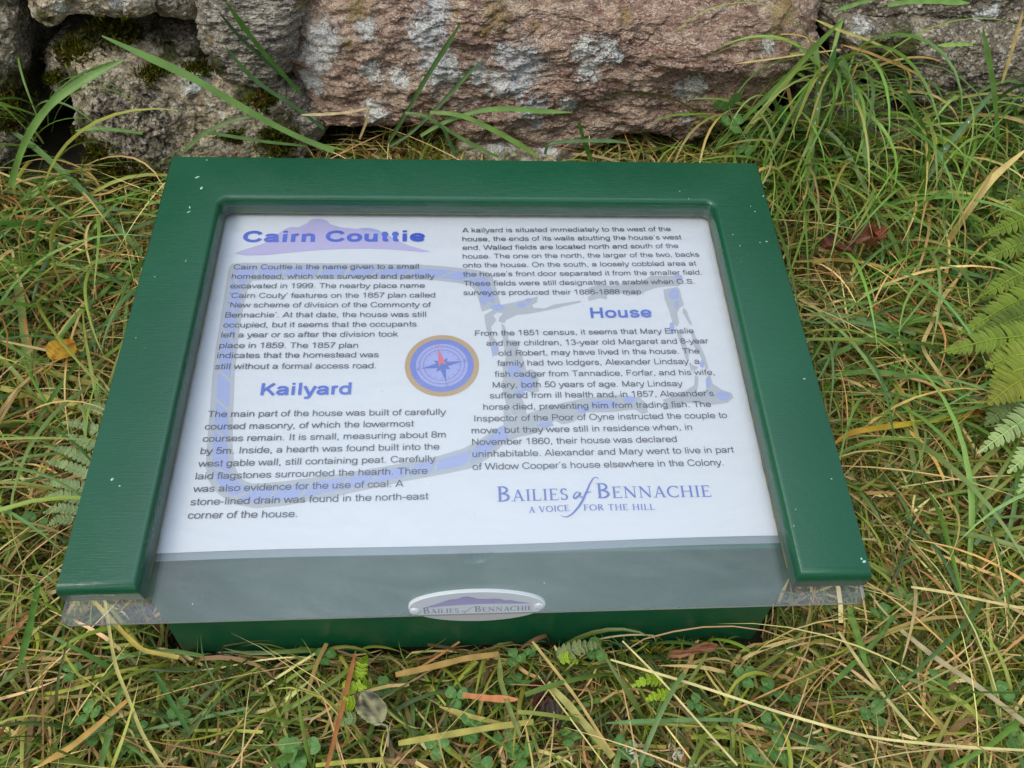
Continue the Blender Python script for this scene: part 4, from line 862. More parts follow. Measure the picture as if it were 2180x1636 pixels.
def pick(N, pal, wts, jit=.20):
    pal = np.array([lin(c) for c in pal]) * np.array([1.05, 1.0, .80]); i = rng.choice(len(pal), N, p=np.array(wts) / sum(wts)); return pal[i] * 1.3 * np.exp(rng.normal(0, jit, (N, 1))) * np.exp(rng.normal(0, .07, (N, 3)))
# region of ground the camera can see, with a margin
def area(N, x0=-.95, x1=.95, y0=-.50, y1=.50, dens=None):
    out_ = []
    while sum(len(a) for a in out_) < N:
        p = np.c_[rng.uniform(x0, x1, N), rng.uniform(y0, y1, N)]
        q = np.c_[p, gz(p[:, 0], p[:, 1])]; c = (q - CAM) @ RW.T; u = FPX * c[:, 0] / c[:, 2] + CX; v = FPX * c[:, 1] / c[:, 2] + CY
        ok = (c[:, 2] > 0) & (u > -260) & (u < 2440) & (v > 100) & (v < 1900)
        ok &= ~((np.abs(p[:, 0]) < .22) & (p[:, 1] > -.15) & (p[:, 1] < .2))
        if dens is not None: ok &= rng.uniform(0, 1, N) < dens(p[:, 0], p[:, 1])
        out_.append(p[ok])
    return np.vstack(out_)[:N]
U = rng.uniform
STRAW = [(184, 166, 122), (160, 138, 98), (204, 188, 146), (128, 104, 72), (164, 122, 84), (152, 146, 92), (216, 202, 150), (100, 82, 56)]
STRAWW = [5, 5, 3, 4.5, 1.6, 4, 2, 4]
GREEN = [(150, 154, 72), (136, 148, 62), (88, 114, 46), (106, 130, 56), (74, 102, 48), (126, 144, 60), (96, 122, 76), (142, 146, 66), (66, 86, 36)]
GREENW = [2.5, 3, 4, 4, 3, 3, 2, 3, 3]
def rep(a, N): return np.broadcast_to(np.array(a, float), (N, 3)).copy()
bl_ = []
# lowest mat of dead thatch, coloured darker to deepen the shade in the gaps
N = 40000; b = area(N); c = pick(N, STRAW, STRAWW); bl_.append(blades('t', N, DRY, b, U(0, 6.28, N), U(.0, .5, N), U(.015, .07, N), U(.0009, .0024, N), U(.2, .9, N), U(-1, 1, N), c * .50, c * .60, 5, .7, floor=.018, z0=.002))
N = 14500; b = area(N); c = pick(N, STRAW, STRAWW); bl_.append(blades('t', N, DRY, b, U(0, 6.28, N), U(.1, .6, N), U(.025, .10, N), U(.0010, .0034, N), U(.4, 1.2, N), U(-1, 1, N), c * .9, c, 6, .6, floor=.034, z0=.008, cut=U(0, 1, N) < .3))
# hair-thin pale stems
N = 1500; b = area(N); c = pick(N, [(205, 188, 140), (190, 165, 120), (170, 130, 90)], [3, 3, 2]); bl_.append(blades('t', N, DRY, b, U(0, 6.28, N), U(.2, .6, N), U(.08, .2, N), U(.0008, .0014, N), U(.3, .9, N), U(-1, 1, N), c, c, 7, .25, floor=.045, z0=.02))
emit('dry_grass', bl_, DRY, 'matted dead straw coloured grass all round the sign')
gl_ = []
# short fresh grass: everywhere, denser in front
front = lambda x, y: np.clip(.95 - .9 * (y + .1), .35, 1)
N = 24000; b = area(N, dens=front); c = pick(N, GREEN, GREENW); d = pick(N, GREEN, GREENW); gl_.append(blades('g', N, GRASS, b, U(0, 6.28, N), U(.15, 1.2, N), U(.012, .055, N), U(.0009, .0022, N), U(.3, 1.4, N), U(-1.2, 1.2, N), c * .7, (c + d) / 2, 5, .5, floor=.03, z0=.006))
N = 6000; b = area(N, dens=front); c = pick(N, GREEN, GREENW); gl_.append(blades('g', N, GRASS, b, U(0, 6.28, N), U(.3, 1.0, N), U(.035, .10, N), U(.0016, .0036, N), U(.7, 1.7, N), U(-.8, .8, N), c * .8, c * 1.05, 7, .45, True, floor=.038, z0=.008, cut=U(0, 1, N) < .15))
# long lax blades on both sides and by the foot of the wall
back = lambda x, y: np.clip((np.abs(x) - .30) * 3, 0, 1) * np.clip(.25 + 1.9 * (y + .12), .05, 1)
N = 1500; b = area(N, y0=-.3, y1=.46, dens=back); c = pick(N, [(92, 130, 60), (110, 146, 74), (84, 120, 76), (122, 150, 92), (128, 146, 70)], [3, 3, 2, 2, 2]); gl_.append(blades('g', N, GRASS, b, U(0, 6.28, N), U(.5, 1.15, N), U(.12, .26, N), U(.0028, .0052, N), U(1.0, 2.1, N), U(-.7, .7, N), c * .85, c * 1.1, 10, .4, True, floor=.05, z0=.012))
def stand(N, x0, x1, y0, y1, L0, L1, pal, wts):
    b = np.c_[U(x0, x1, N), U(y0, y1, N)]; c = pick(N, pal, wts)
    return blades('g', N, GRASS, b, rng.normal(-1.57, 1.0, N), U(.95, 1.5, N), U(L0, L1, N), U(.0022, .0046, N), U(1.3, 2.7, N), U(-.7, .7, N), c * .8, c * 1.05, 11, .35, True, floor=.05, z0=.01, keepwall=True)
TALL = [(96, 134, 58), (112, 148, 70), (84, 120, 68), (126, 154, 86), (150, 150, 90), (186, 164, 110)]
gl_.append(stand(230, .33, .98, .34, .47, .12, .30, TALL, [3, 3, 2, 2, 1.5, 1.5]))
def tuft(N, u0, u1, v0, v1, Y, L0, L1, bend0, bend1):
    P = np.array([atY(U(u0, u1), U(v0, v1), Y) for _ in range(N)]); c = pick(N, TALL, [3, 4, 3, 3, 1.5, 1.5])
    return blades('g', N, GRASS, P[:, :2] + 0, rng.normal(-1.57, 1.1, N), U(.5, 1.4, N), U(L0, L1, N), U(.0022, .0048, N), U(bend0, bend1, N), U(-.7, .7, N), c * .85, c * 1.1, 12, .35, True, floor=.04, z0=P[:, 2] - gz(P[:, 0], P[:, 1]), keepwall=True)
gl_.append(tuft(60, 1735, 1800, 140, 240, .42, .10, .27, 1.6, 3.0))
gl_.append(tuft(90, 1790, 2180, 230, 330, .43, .08, .22, 1.2, 2.8))
gl_.append(tuft(40, 1560, 1720, 240, 330, .42, .08, .18, 1.2, 2.6))
gl_.append(tuft(16, 50, 110, 230, 330, .42, .08, .20, 1.0, 2.4))
gl_.append(blades('g', 700, GRASS, np.c_[U(-.25, .25, 700), U(-.182, -.166, 700)], rng.normal(-1.57, 1.2, 700), U(.3, 1.2, 700), U(.018, .05, 700), U(.0012, .0026, 700), U(.6, 1.8, 700), U(-.8, .8, 700), pick(700, GREEN + STRAW, GREENW + STRAWW) * .8, pick(700, GREEN + STRAW, GREENW + STRAWW), 6, .5, floor=.02, z0=.004))
gl_.append(stand(90, .30, .48, .36, .46, .10, .24, TALL, [3, 3, 2, 2, 1.5, 1.5]))
gl_.append(stand(70, -.95, -.48, .22, .36, .06, .15, TALL, [3, 3, 2, 2, 1.5, 1.5]))
emit('green_grass', gl_, GRASS, 'fresh green grass growing through the dead thatch')
dl_ = []
N = 1300; b = area(N, y0=-.2, y1=.46, dens=back); c = pick(N, [(200, 172, 120), (176, 146, 98), (150, 112, 70), (212, 190, 140)], [3, 3, 2, 1]); dl_.append(blades('g', N, DRY, b, U(0, 6.28, N), U(.3, 1.0, N), U(.08, .22, N), U(.0014, .0034, N), U(.8, 1.8, N), U(-.7, .7, N), c * .9, c, 9, .5, floor=.05, z0=.012))
emit('dry_stems', dl_, DRY, 'long bleached grass stems lying beside the sign')
# moss: tiny upright leaves on the ground by the wall, in the lawn, and on the stones
ml_ = []
patch = lambda x, y: (pn(np.c_[x * 9, y * 9, x * 0], 91) > .05) * 1.0
MC = [(138, 140, 40), (112, 120, 32), (156, 150, 58), (80, 88, 26)]
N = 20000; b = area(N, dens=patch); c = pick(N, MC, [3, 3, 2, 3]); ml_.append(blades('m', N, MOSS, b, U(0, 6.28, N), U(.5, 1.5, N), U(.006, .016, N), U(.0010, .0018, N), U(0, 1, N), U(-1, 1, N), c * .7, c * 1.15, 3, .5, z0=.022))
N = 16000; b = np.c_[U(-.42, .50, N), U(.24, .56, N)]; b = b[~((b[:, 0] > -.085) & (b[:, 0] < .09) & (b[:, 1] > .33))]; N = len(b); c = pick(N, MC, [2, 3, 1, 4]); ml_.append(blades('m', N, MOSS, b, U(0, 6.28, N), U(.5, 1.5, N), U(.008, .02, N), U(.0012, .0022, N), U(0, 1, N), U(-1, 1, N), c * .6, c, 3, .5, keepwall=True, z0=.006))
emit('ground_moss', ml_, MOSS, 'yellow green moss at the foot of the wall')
bl_ = []
N = 1500; b = np.c_[U(-.40, .52, N), U(.22, .44, N)]; b = b[~((b[:, 0] > -.085) & (b[:, 0] < .09) & (b[:, 1] > .31))]; N = len(b); c = pick(N, GREEN + STRAW[:4], GREENW + [5, 5, 5, 5]); bl_.append(blades('g', N, GRASS, b, U(0, 6.28, N), U(.2, 1.1, N), U(.03, .09, N), U(.0012, .003, N), U(.5, 1.6, N), U(-1, 1, N), c * .8, c, 6, .6, floor=.02, z0=.002))
emit('wall_foot_grass', bl_, GRASS, 'short mixed grass between the sign and the wall')

# moss tufts sitting on stones
dg = bpy.context.evaluated_depsgraph_get()
def moss_on(px, cols, name='stone_moss'):
    bpy.context.view_layer.update(); dg = bpy.context.evaluated_depsgraph_get(); Vs = []; Fs = []; Cs = []; o = 0
    for (u, v, r, n) in px:
        for _ in range(n):
            uu, vv = u + rng.normal(0, r * .5), v + rng.normal(0, r * .32)
            hit, loc, nor, _i, ob, _m = sc.ray_cast(dg, Vector(CAM), Vector(ray(uu, vv)).normalized())
            if not hit or ob.parent != WALL: continue
            c = lin(cols[rng.integers(len(cols))]) * rng.uniform(.6, 1.2)
            for _k in range(5):
                d = Vector(nor) * .8 + Vector(rng.normal(0, .7, 3)) + Vector((0, 0, .3)); d.normalize(); s = d.cross(Vector(rng.normal(0, 1, 3))); s.normalize()
                L = rng.uniform(.004, .010); w_ = rng.uniform(.0006, .0013); st = loc + Vector(rng.normal(0, .002, 3))
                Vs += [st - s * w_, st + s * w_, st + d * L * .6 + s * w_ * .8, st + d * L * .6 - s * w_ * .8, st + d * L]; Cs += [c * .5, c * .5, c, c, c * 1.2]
                Fs += [(o, o + 1, o + 2), (o, o + 2, o + 3), (o + 3, o + 2, o + 4)]; o += 5
    me = npmesh(name, np.array([tuple(v) for v in Vs]), np.array(Fs), np.array(Cs), {'across': np.zeros(len(Vs))}); return me
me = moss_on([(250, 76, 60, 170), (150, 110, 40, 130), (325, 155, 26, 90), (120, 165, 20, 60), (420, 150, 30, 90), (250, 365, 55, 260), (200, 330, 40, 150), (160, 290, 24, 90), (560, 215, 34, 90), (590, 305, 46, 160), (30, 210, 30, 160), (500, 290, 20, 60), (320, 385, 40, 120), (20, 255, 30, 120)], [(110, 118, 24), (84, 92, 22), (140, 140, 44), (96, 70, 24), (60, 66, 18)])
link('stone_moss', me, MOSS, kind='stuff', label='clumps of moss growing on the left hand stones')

# ---- single blades one can point at
def ribbon(name, pts, wpx, col, label, cat='grass blade', mat=None, cut=False, fold=.18, col2=None, roll=0.0, curve=0):
    P = np.array(pts, float); n = 26; d = np.r_[0, np.cumsum(np.linalg.norm(np.diff(P, axis=0), axis=1))]; t = np.linspace(0, d[-1], n)
    Q = np.c_[[np.interp(t, d, P[:, k]) for k in range(3)]].T
    for _ in range(3): Q[1:-1] = (Q[:-2] + 2 * Q[1:-1] + Q[2:]) / 4
    T = np.gradient(Q, axis=0); T /= np.linalg.norm(T, axis=1, keepdims=True); view = Q - CAM; view /= np.linalg.norm(view, axis=1, keepdims=True)
    face = .6 * -view + .4 * np.array([0, -.3, 1]); side = np.cross(T, face); side /= np.linalg.norm(side, axis=1, keepdims=True); nr = np.cross(side, T)
    side = side * math.cos(roll) + nr * math.sin(roll); nr = np.cross(side, T)
    s = np.linspace(0, 1, n); W = wpx / FPX * np.linalg.norm(P.mean(0) - CAM) * 1.08
    prof = np.minimum(1, .15 + 3.0 * s ** .8) * np.clip(1.0 - .35 * s, 0, 1) if not cut else np.minimum(1, .75 + s) * (1 - .15 * s)
    prof = prof * (1 + .06 * np.sin(s * 19 + wpx)); w_ = (W * prof)[:, None]
    A = Q - side * w_ / 2; B_ = Q - nr * w_ * fold; D = Q + side * w_ / 2; V = np.stack([A, B_, D], 1).reshape(-1, 3)
    gain = np.array([1.12, 1.14, .88]); c0 = lin(col) * gain; c1 = lin(col2) * gain if col2 is not None else c0 * .85; cc_ = c0[None] * (1 - s[:, None]) + c1[None] * s[:, None]; cc_ = cc_ * (1 + .12 * np.sin(s * 31 + wpx))[:, None]
    Cc = np.repeat(cc_, 3, 0); F = []
    for i in range(n - 1):
        for k in range(2): a = i * 3 + k; F.append((a, a + 1, a + 4, a + 3))
    o0 = Q[-1].copy(); me = npmesh(name, V - o0, np.array(F), Cc, {'across': np.tile([0, .5, 1.], n)})
    o = link(name, me, mat or GRASS, label=label, cat=cat); o.location = o0; return o
def W_(L, Y0, Y1=None): n = len(L); Y1 = Y0 if Y1 is None else Y1; return [atY(u, v, Y0 + (Y1 - Y0) * i / (n - 1)) for i, (u, v) in enumerate(L)]
def G_(L, h): n = len(L); hs = h if isinstance(h, (list, tuple)) else [h] * n; return [onG(u, v, hs[i]) for i, (u, v) in enumerate(L)]
G1, G2, G3, G4 = (112, 150, 78), (84, 122, 56), (92, 128, 84), (136, 160, 92); S1, S2, S3 = (206, 182, 134), (188, 150, 98), (186, 120, 72)
gb = 'grass_blade'; sb = 'dry_stem'
ribbon(gb, W_([(217, 77), (300, 115), (400, 160), (480, 208), (560, 255), (640, 295), (710, 322)], .39, .36), 15, G1, 'long broad green blade slanting across the beige boulder at the top left')
ribbon(gb, W_([(264, 128), (200, 158), (150, 187), (100, 228), (60, 285), (38, 340), (22, 400)], .36, .32), 15, G1, 'green blade arching left down to the grass below the dark mossy stone')
ribbon(gb, W_([(160, 279), (200, 273), (250, 277), (303, 284)], .385), 8, G1, 'short level green blade crossing the dark stain on the beige boulder')
ribbon(gb, W_([(478, 0), (520, 60), (560, 112), (600, 155), (640, 200)], .40, .41), 10, (76, 116, 44), 'dark green blade crossing the grey banded stone from the top edge')
ribbon(gb, W_([(465, 25), (510, 80), (570, 135), (630, 185)], .41, .42), 7, (60, 84, 56), 'thin shaded blade behind the one crossing the grey banded stone')
ribbon(gb, W_([(480, 100), (520, 150), (560, 185), (620, 222), (690, 275)], .40, .39), 9, (74, 106, 58), 'slim green blade ending below the grey banded stone')
ribbon(gb, W_([(385, 330), (430, 285), (490, 258), (560, 243)], .38), 9, (104, 132, 84), 'pale green blade rising behind the left corner of the frame')
ribbon(gb, W_([(430, 280), (500, 292), (570, 303), (650, 311)], .37), 7, G2, 'thin blade lying level just above the left part of the frame')
ribbon(gb, W_([(983, 46), (945, 108), (905, 170), (880, 215), (860, 250), (826, 305)], .41, .39), 10, (66, 98, 46), 'tall dark green blade leaning right over the pink lichened stone')
ribbon(gb, W_([(1028, 127), (990, 165), (950, 210), (912, 248), (875, 285), (830, 312)], .41, .39), 8, (72, 106, 52), 'lower of two dark blades leaning right over the pink lichened stone')
ribbon(gb, W_([(1218, 240), (1150, 237), (1080, 231), (1020, 235), (985, 246), (940, 262), (895, 290)], .38), 11, G1, 'light green blade stretched level along the foot of the pink stone')
ribbon(gb, W_([(1150, 338), (1110, 310), (1060, 282), (1000, 252), (960, 241), (915, 240)], .36, .38), 12, (118, 152, 74), 'bent green blade reaching down right to the top edge of the frame')
ribbon(gb, W_([(1065, 338), (1000, 305), (950, 275), (900, 243), (862, 241)], .36, .38), 8, (96, 132, 66), 'narrow bent blade left of the light one at the top of the frame')
ribbon(gb, W_([(972, 338), (960, 310), (945, 275), (930, 262)], .36), 8, G3, 'short upright grey green blade behind the middle of the frame top')
ribbon(gb, W_([(1340, 305), (1300, 300), (1230, 300), (1165, 305), (1160, 330)], .37), 8, G3, 'green blade curling over at the small pale stone')
ribbon(gb, W_([(1262, 345), (1250, 320), (1240, 290), (1232, 262)], .38), 10, G2, 'upright dark blade in front of the lower right of the pink stone')
ribbon(sb, W_([(640, 245), (690, 244), (740, 240), (786, 230)], .38), 6, (196, 176, 148), 'pale bent dead stem lying at the left foot of the pink stone', 'dry stem', DRY)
ribbon(sb, W_([(786, 232), (778, 265), (765, 297)], .38), 6, (190, 168, 138), 'pale dead stem hanging down from the bend at the pink stone', 'dry stem', DRY)
ribbon(gb, W_([(1736, 100), (1745, 180), (1740, 232), (1727, 304), (1720, 376), (1713, 433)][::-1], .33, .40), 14, (132, 164, 98), 'drooping broad pale blade hanging beside the top right corner of the frame')
ribbon(gb, W_([(1779, 100), (1768, 150), (1749, 193), (1738, 240)], .38), 11, (88, 138, 84), 'blue green blade folded over the drooping broad pale blade')
ribbon(gb, W_([(1785, 122), (1808, 168), (1829, 215), (1842, 286), (1844, 333), (1850, 378)][::-1], .34, .40), 14, (124, 156, 100), 'broad drooping blade second to the right of the frame corner')
ribbon(gb, W_([(1758, 275), (1793, 308), (1822, 358), (1856, 428)][::-1], .33, .38), 9, (140, 164, 118), 'slim pale blade leaning down right under the broad drooping blades')
ribbon(gb, W_([(2115, 195), (2062, 258), (2008, 322), (1972, 388)][::-1], .33, .38), 11, (96, 132, 92), 'straight blue green blade slanting in front of the right hand stones')
ribbon(gb, W_([(2065, 7), (1990, 2), (1930, 4), (1890, 12)], .36), 11, (122, 160, 86), 'light blade lying level at the very top right edge')
ribbon(gb, W_([(1776, 24), (1829, 7), (1890, -10)], .40), 8, G1, 'green blade rising left of the level blade at the top right edge')
ribbon(gb, W_([(1997, 97), (2037, 95), (2072, 95)], .37), 8, (150, 184, 104), 'short cut pale blade pointing left across the brown stone')
ribbon(gb, W_([(2092, 60), (2106, 130), (2116, 190), (2125, 290)], .36), 10, (112, 150, 86), 'upright green blade near the right end of the wall')
ribbon(gb, W_([(1951, 560), (1952, 470), (1965, 394), (1981, 308)][::-1], .30, .33), 10, (112, 152, 60), 'bright upright green blade right of the frame corner')
ribbon(gb, W_([(1520, 322), (1580, 255), (1640, 200), (1700, 140), (1745, 90), (1796, 40)][::-1], .36, .38), 11, (100, 136, 66), 'long green blade arching up right from the frame to the wall gap')
ribbon(gb, W_([(1545, 338), (1600, 265), (1660, 190), (1712, 130)][::-1], .36, .38), 10, (150, 158, 100), 'yellowish blade beside the long arching blade above the frame corner')
ribbon(gb, W_([(1905, 160), (1940, 220), (1975, 290), (1948, 380)], .36), 9, G2, 'curved green blade in front of the lower right stones')
ribbon(sb, W_([(1561, 137), (1650, 125), (1722, 114), (1790, 106)], .40), 3.5, S1, 'hair thin tan stem crossing the right end of the pink stone', 'dry stem', DRY)
ribbon(sb, W_([(1735, 42), (1790, 66), (1850, 86), (1900, 110)], .40), 6, (190, 182, 120), 'pale stem crossing the dark gap right of the pink stone', 'dry stem', DRY)
ribbon(sb, W_([(1790, 95), (1850, 112), (1960, 160), (1985, 200)], .39), 5, S2, 'tan stem bending over the brown stones at the right', 'dry stem', DRY)
ribbon(sb, [*W_([(2185, 318), (2115, 376), (2062, 447)], .30, .26), *G_([(2008, 530), (1978, 590)], [.05, .04])], 13, (208, 184, 132), 'broad bleached straw slanting down from the right edge above the fern', 'dry stem', DRY)
ribbon(sb, W_([(2178, 26), (2155, 107), (2133, 178)], .37), 6, S1, 'thin upright straw in front of the far right stones', 'dry stem', DRY)
ribbon(sb, G_([(1772, 950), (1790, 932), (1815, 919), (1900, 907), (1990, 895), (2085, 883)], .05), 12, (206, 142, 66), 'orange and yellow blade lying level right of the frame', 'dry blade', GRASS, col2=(206, 204, 60))
ribbon(gb, G_([(2190, 985), (2140, 1070), (2105, 1125), (2076, 1160)], .06), 9, (120, 146, 118), 'grey green blade slanting down at the right edge below the fern')
ribbon(sb, G_([(80, 1632), (150, 1592), (210, 1542), (275, 1488)], .05), 11, (204, 162, 98), 'tan straw lying diagonally at the bottom left', 'dry stem', DRY)
ribbon(gb, G_([(212, 1640), (235, 1550), (257, 1462)], .045), 12, (104, 138, 74), 'broad green blade pointing up at the bottom left')
ribbon(sb, G_([(222, 1272), (233, 1345), (245, 1420), (275, 1490), (300, 1560), (345, 1632)], .055), 6, (196, 186, 128), 'long thin pale stem running out below the left end of the acrylic', 'dry stem', DRY, cut=True)
ribbon(sb, G_([(190, 1270), (245, 1330), (300, 1385), (380, 1400)], .05), 8, (192, 172, 92), 'yellow straw bending under the left end of the acrylic', 'dry stem', DRY, cut=True)
ribbon(gb, G_([(305, 1555), (380, 1540), (460, 1522), (530, 1508)], .042), 8, (112, 146, 96), 'pale green blade lying nearly level at the bottom left')
ribbon(gb, G_([(330, 1430), (355, 1480), (385, 1530), (405, 1565)], .045), 10, (76, 118, 62), 'dark green blade pointing down right at the bottom left')
ribbon(sb, G_([(848, 1583), (950, 1565), (1050, 1548), (1136, 1537)], .048), 12, (178, 166, 98), 'flat yellowish straw with cut ends beside the big clover', 'dry stem', DRY, cut=True)
ribbon(sb, G_([(985, 1480), (1040, 1487), (1102, 1490)][::-1], .05), 14, (206, 132, 96), 'short salmon coloured dead blade beside a clover', 'dry blade', DRY)
ribbon(sb, G_([(842, 1437), (920, 1420), (990, 1402), (1062, 1393)], .048), 12, (176, 142, 88), 'flat tan straw just below the middle of the sign', 'dry stem', DRY, cut=True)
ribbon(sb, G_([(935, 1505), (1000, 1525), (1060, 1540), (1110, 1550)], .04), 10, (178, 160, 96), 'pointed yellow brown straw above the flat yellowish one', 'dry stem', DRY)
ribbon(sb, G_([(1165, 1455), (1210, 1500), (1260, 1560), (1305, 1612)], .05), 14, (170, 164, 104), 'broad straw green stalk running down right at the bottom', 'dry stem', DRY, cut=True)
ribbon(sb, G_([(1133, 1366), (1180, 1425), (1230, 1490), (1300, 1600)], .055), 6, (192, 164, 112), 'thin tan stem from under the rail beside the broad stalk', 'dry stem', DRY, cut=True)
ribbon(gb, G_([(1063, 1395), (1065, 1450), (1085, 1510), (1108, 1570)], .05), 11, (128, 138, 74), 'olive green stalk running down below the plaque')
ribbon(sb, G_([(1325, 1365), (1400, 1440), (1480, 1530), (1570, 1630)], .06), 4, (220, 205, 158), 'fine cream stem running down right from the right foot', 'dry stem', DRY, cut=True)
ribbon(sb, G_([(1300, 1405), (1480, 1458), (1650, 1515), (1850, 1572), (2060, 1592), (2190, 1598)], .06), 5, (222, 208, 162), 'very long fine cream stem sweeping across the bottom right', 'dry stem', DRY, cut=True)
ribbon(sb, G_([(1918, 1342), (1990, 1400), (2080, 1460), (2190, 1545)], .05), 9, (176, 162, 142), 'stout grey dead stalk at the lower right', 'dry stem', DRY, cut=True)
ribbon(sb, G_([(1785, 1345), (1830, 1410), (1880, 1480), (1957, 1568)], .055), 6, (196, 184, 140), 'pale stem left of the stout grey stalk', 'dry stem', DRY, cut=True)
ribbon(sb, G_([(1940, 1250), (2020, 1262), (2100, 1280), (2190, 1298)], .055), 5, (214, 196, 150), 'cream stem lying nearly level at the right below the frame', 'dry stem', DRY, cut=True)
ribbon(sb, G_([(757, 1386), (735, 1480), (712, 1573), (694, 1640)], .055), 10, (176, 112, 74), 'red brown dead blade crossing the small bright fern', 'dry blade', DRY)
ribbon(sb, G_([(672, 1630), (740, 1622), (812, 1617)], .045), 8, (178, 176, 84), 'short yellow straw lying level at the bottom left of the pale leaf', 'dry stem', DRY, cut=True)
ribbon(sb, G_([(2052, 578), (2006, 632), (1981, 695), (1959, 738), (1991, 784), (2023, 828)], .07), 8, (206, 184, 136), 'zigzag bent straw between the frame and the fern', 'dry stem', DRY)
ribbon(sb, G_([(1690, 558), (1780, 552), (1860, 562), (1930, 590), (1975, 600)], .06), 7, (178, 152, 92), 'long curved straw right of the frame level with the title', 'dry stem', DRY)
ribbon(sb, G_([(0, 772), (95, 790), (200, 818)], .05), 10, (158, 150, 82), 'yellow green straw running from the left edge to the frame', 'dry stem', DRY, cut=True)
ribbon(sb, G_([(0, 826), (95, 847), (214, 880)], .05), 12, (172, 164, 92), 'broad yellow straw above the left fern', 'dry stem', DRY, cut=True)
ribbon(gb, G_([(246, 658), (184, 746), (114, 841), (55, 938)], .06), 9, (98, 136, 66), 'green blade slanting down left between the yellow leaf and the frame')
ribbon(gb, G_([(33, 560), (48, 680), (62, 790)], .06), 14, (150, 164, 104), 'pale green flat blade pointing down at the left edge', cut=True)
ribbon(gb, G_([(0, 262), (70, 310), (170, 400), (240, 470), (300, 540)], .06), 12, (108, 140, 92), 'long grey green blade running from the left edge towards the frame')
ribbon(sb, G_([(0, 470), (60, 490), (130, 520), (180, 535)], .055), 4, (226, 206, 150), 'fine cream stem at the left beside the clover', 'dry stem', DRY, cut=True)
ribbon(gb, G_([(40, 1420), (60, 1350), (72, 1290), (82, 1240)], .06), 13, (92, 134, 62), 'upright green blade left of the end of the acrylic')
ribbon(sb, G_([(0, 1380), (30, 1345), (60, 1310)], .05), 10, (192, 128, 90), 'salmon straw at the left edge below the frame', 'dry stem', DRY)
ribbon(gb, G_([(1760, 1470), (1830, 1400), (1880, 1350), (1900, 1310)], .05), 9, (98, 134, 62), 'green blade slanting up right below the frame end')
ribbon(gb, G_([(1805, 1290), (1825, 1350), (1845, 1420)], .055), 13, (120, 152, 76), 'broad green blade pointing down under the right end of the acrylic')
ribbon(gb, G_([(1290, 1540), (1400, 1535), (1500, 1532), (1580, 1534)], .05), 9, (108, 146, 98), 'level blue green blade at the bottom centre right')
ribbon(gb, G_([(1740, 770), (1830, 730), (1900, 690), (1960, 670)], .06), 11, (116, 152, 82), 'green blade slanting up right beside the middle of the frame')
ribbon(gb, G_([(1720, 668), (1800, 672), (1880, 690), (1950, 712)], .06), 10, (124, 152, 108), 'pale green blade lying level beside the frame')
ribbon(gb, G_([(1760, 800), (1850, 790), (1950, 800), (2010, 815)], .06), 10, (106, 146, 76), 'green blade lying level left of the lower fern')

# ---- clover
def leaflet_mesh(seed):
    r = np.random.default_rng(seed); V = []; F = []; Cc = []; R_, A_ = 7, 18
    for i in range(R_):
        for j in range(A_):
            t = i / (R_ - 1); a = -math.pi + 2 * math.pi * j / A_
            rr = (1 + .10 * math.cos(a) - .16 * math.exp(-(a / .16) ** 2)) ; x_ = .0058 + rr * .0055 * t * math.cos(a) * 1.1; y_ = rr * .0052 * t * math.sin(a) * (1 + .25 * math.cos(a))
            z_ = .10 * abs(y_) + -.0006 * t * t + .0003 * r.normal(); V.append((x_, y_, z_))
            ch = math.exp(-((x_ - .0058 - .0005 + abs(y_) * .5) / .0008) ** 2); c0 = lin((112, 158, 84)) * (1 - .1 * t) + lin((160, 190, 130)) * ch * .3; Cc.append(c0)
    for i in range(R_ - 1):
        for j in range(A_): F.append((i * A_ + j, i * A_ + (j + 1) % A_, (i + 1) * A_ + (j + 1) % A_, (i + 1) * A_ + j))
    me = npmesh('leaflet', np.array(V), np.array(F), np.array(Cc), {'across': np.zeros(len(V))}); me.materials.append(FERN); return me
LM = [leaflet_mesh(i) for i in range(3)]
def tube(P, r, k=5):
    P = np.array(P, float); T = np.gradient(P, axis=0); T /= np.linalg.norm(T, axis=1, keepdims=True) + 1e-9; up = np.array([.3, .2, .9]); A = np.cross(T, up); A /= np.linalg.norm(A, axis=1, keepdims=True); B = np.cross(T, A); V = []; F = []
    for i in range(len(P)):
        for j in range(k): a = 2 * math.pi * j / k; V.append(P[i] + (A[i] * math.cos(a) + B[i] * math.sin(a)) * r)
    for i in range(len(P) - 1):
        for j in range(k): F.append((i * k + j, i * k + (j + 1) % k, (i + 1) * k + (j + 1) % k, (i + 1) * k + j))
    return np.array(V), np.array(F)
sv, sf = tube([(0, 0, 0), (.002, .001, -.01), (.001, .003, -.02), (-.002, .002, -.035)], .0005)
SM = npmesh('stem', sv, sf, np.tile(lin((110, 130, 70)), (len(sv), 1)), {'across': np.zeros(len(sv))}); SM.materials.append(FERN)
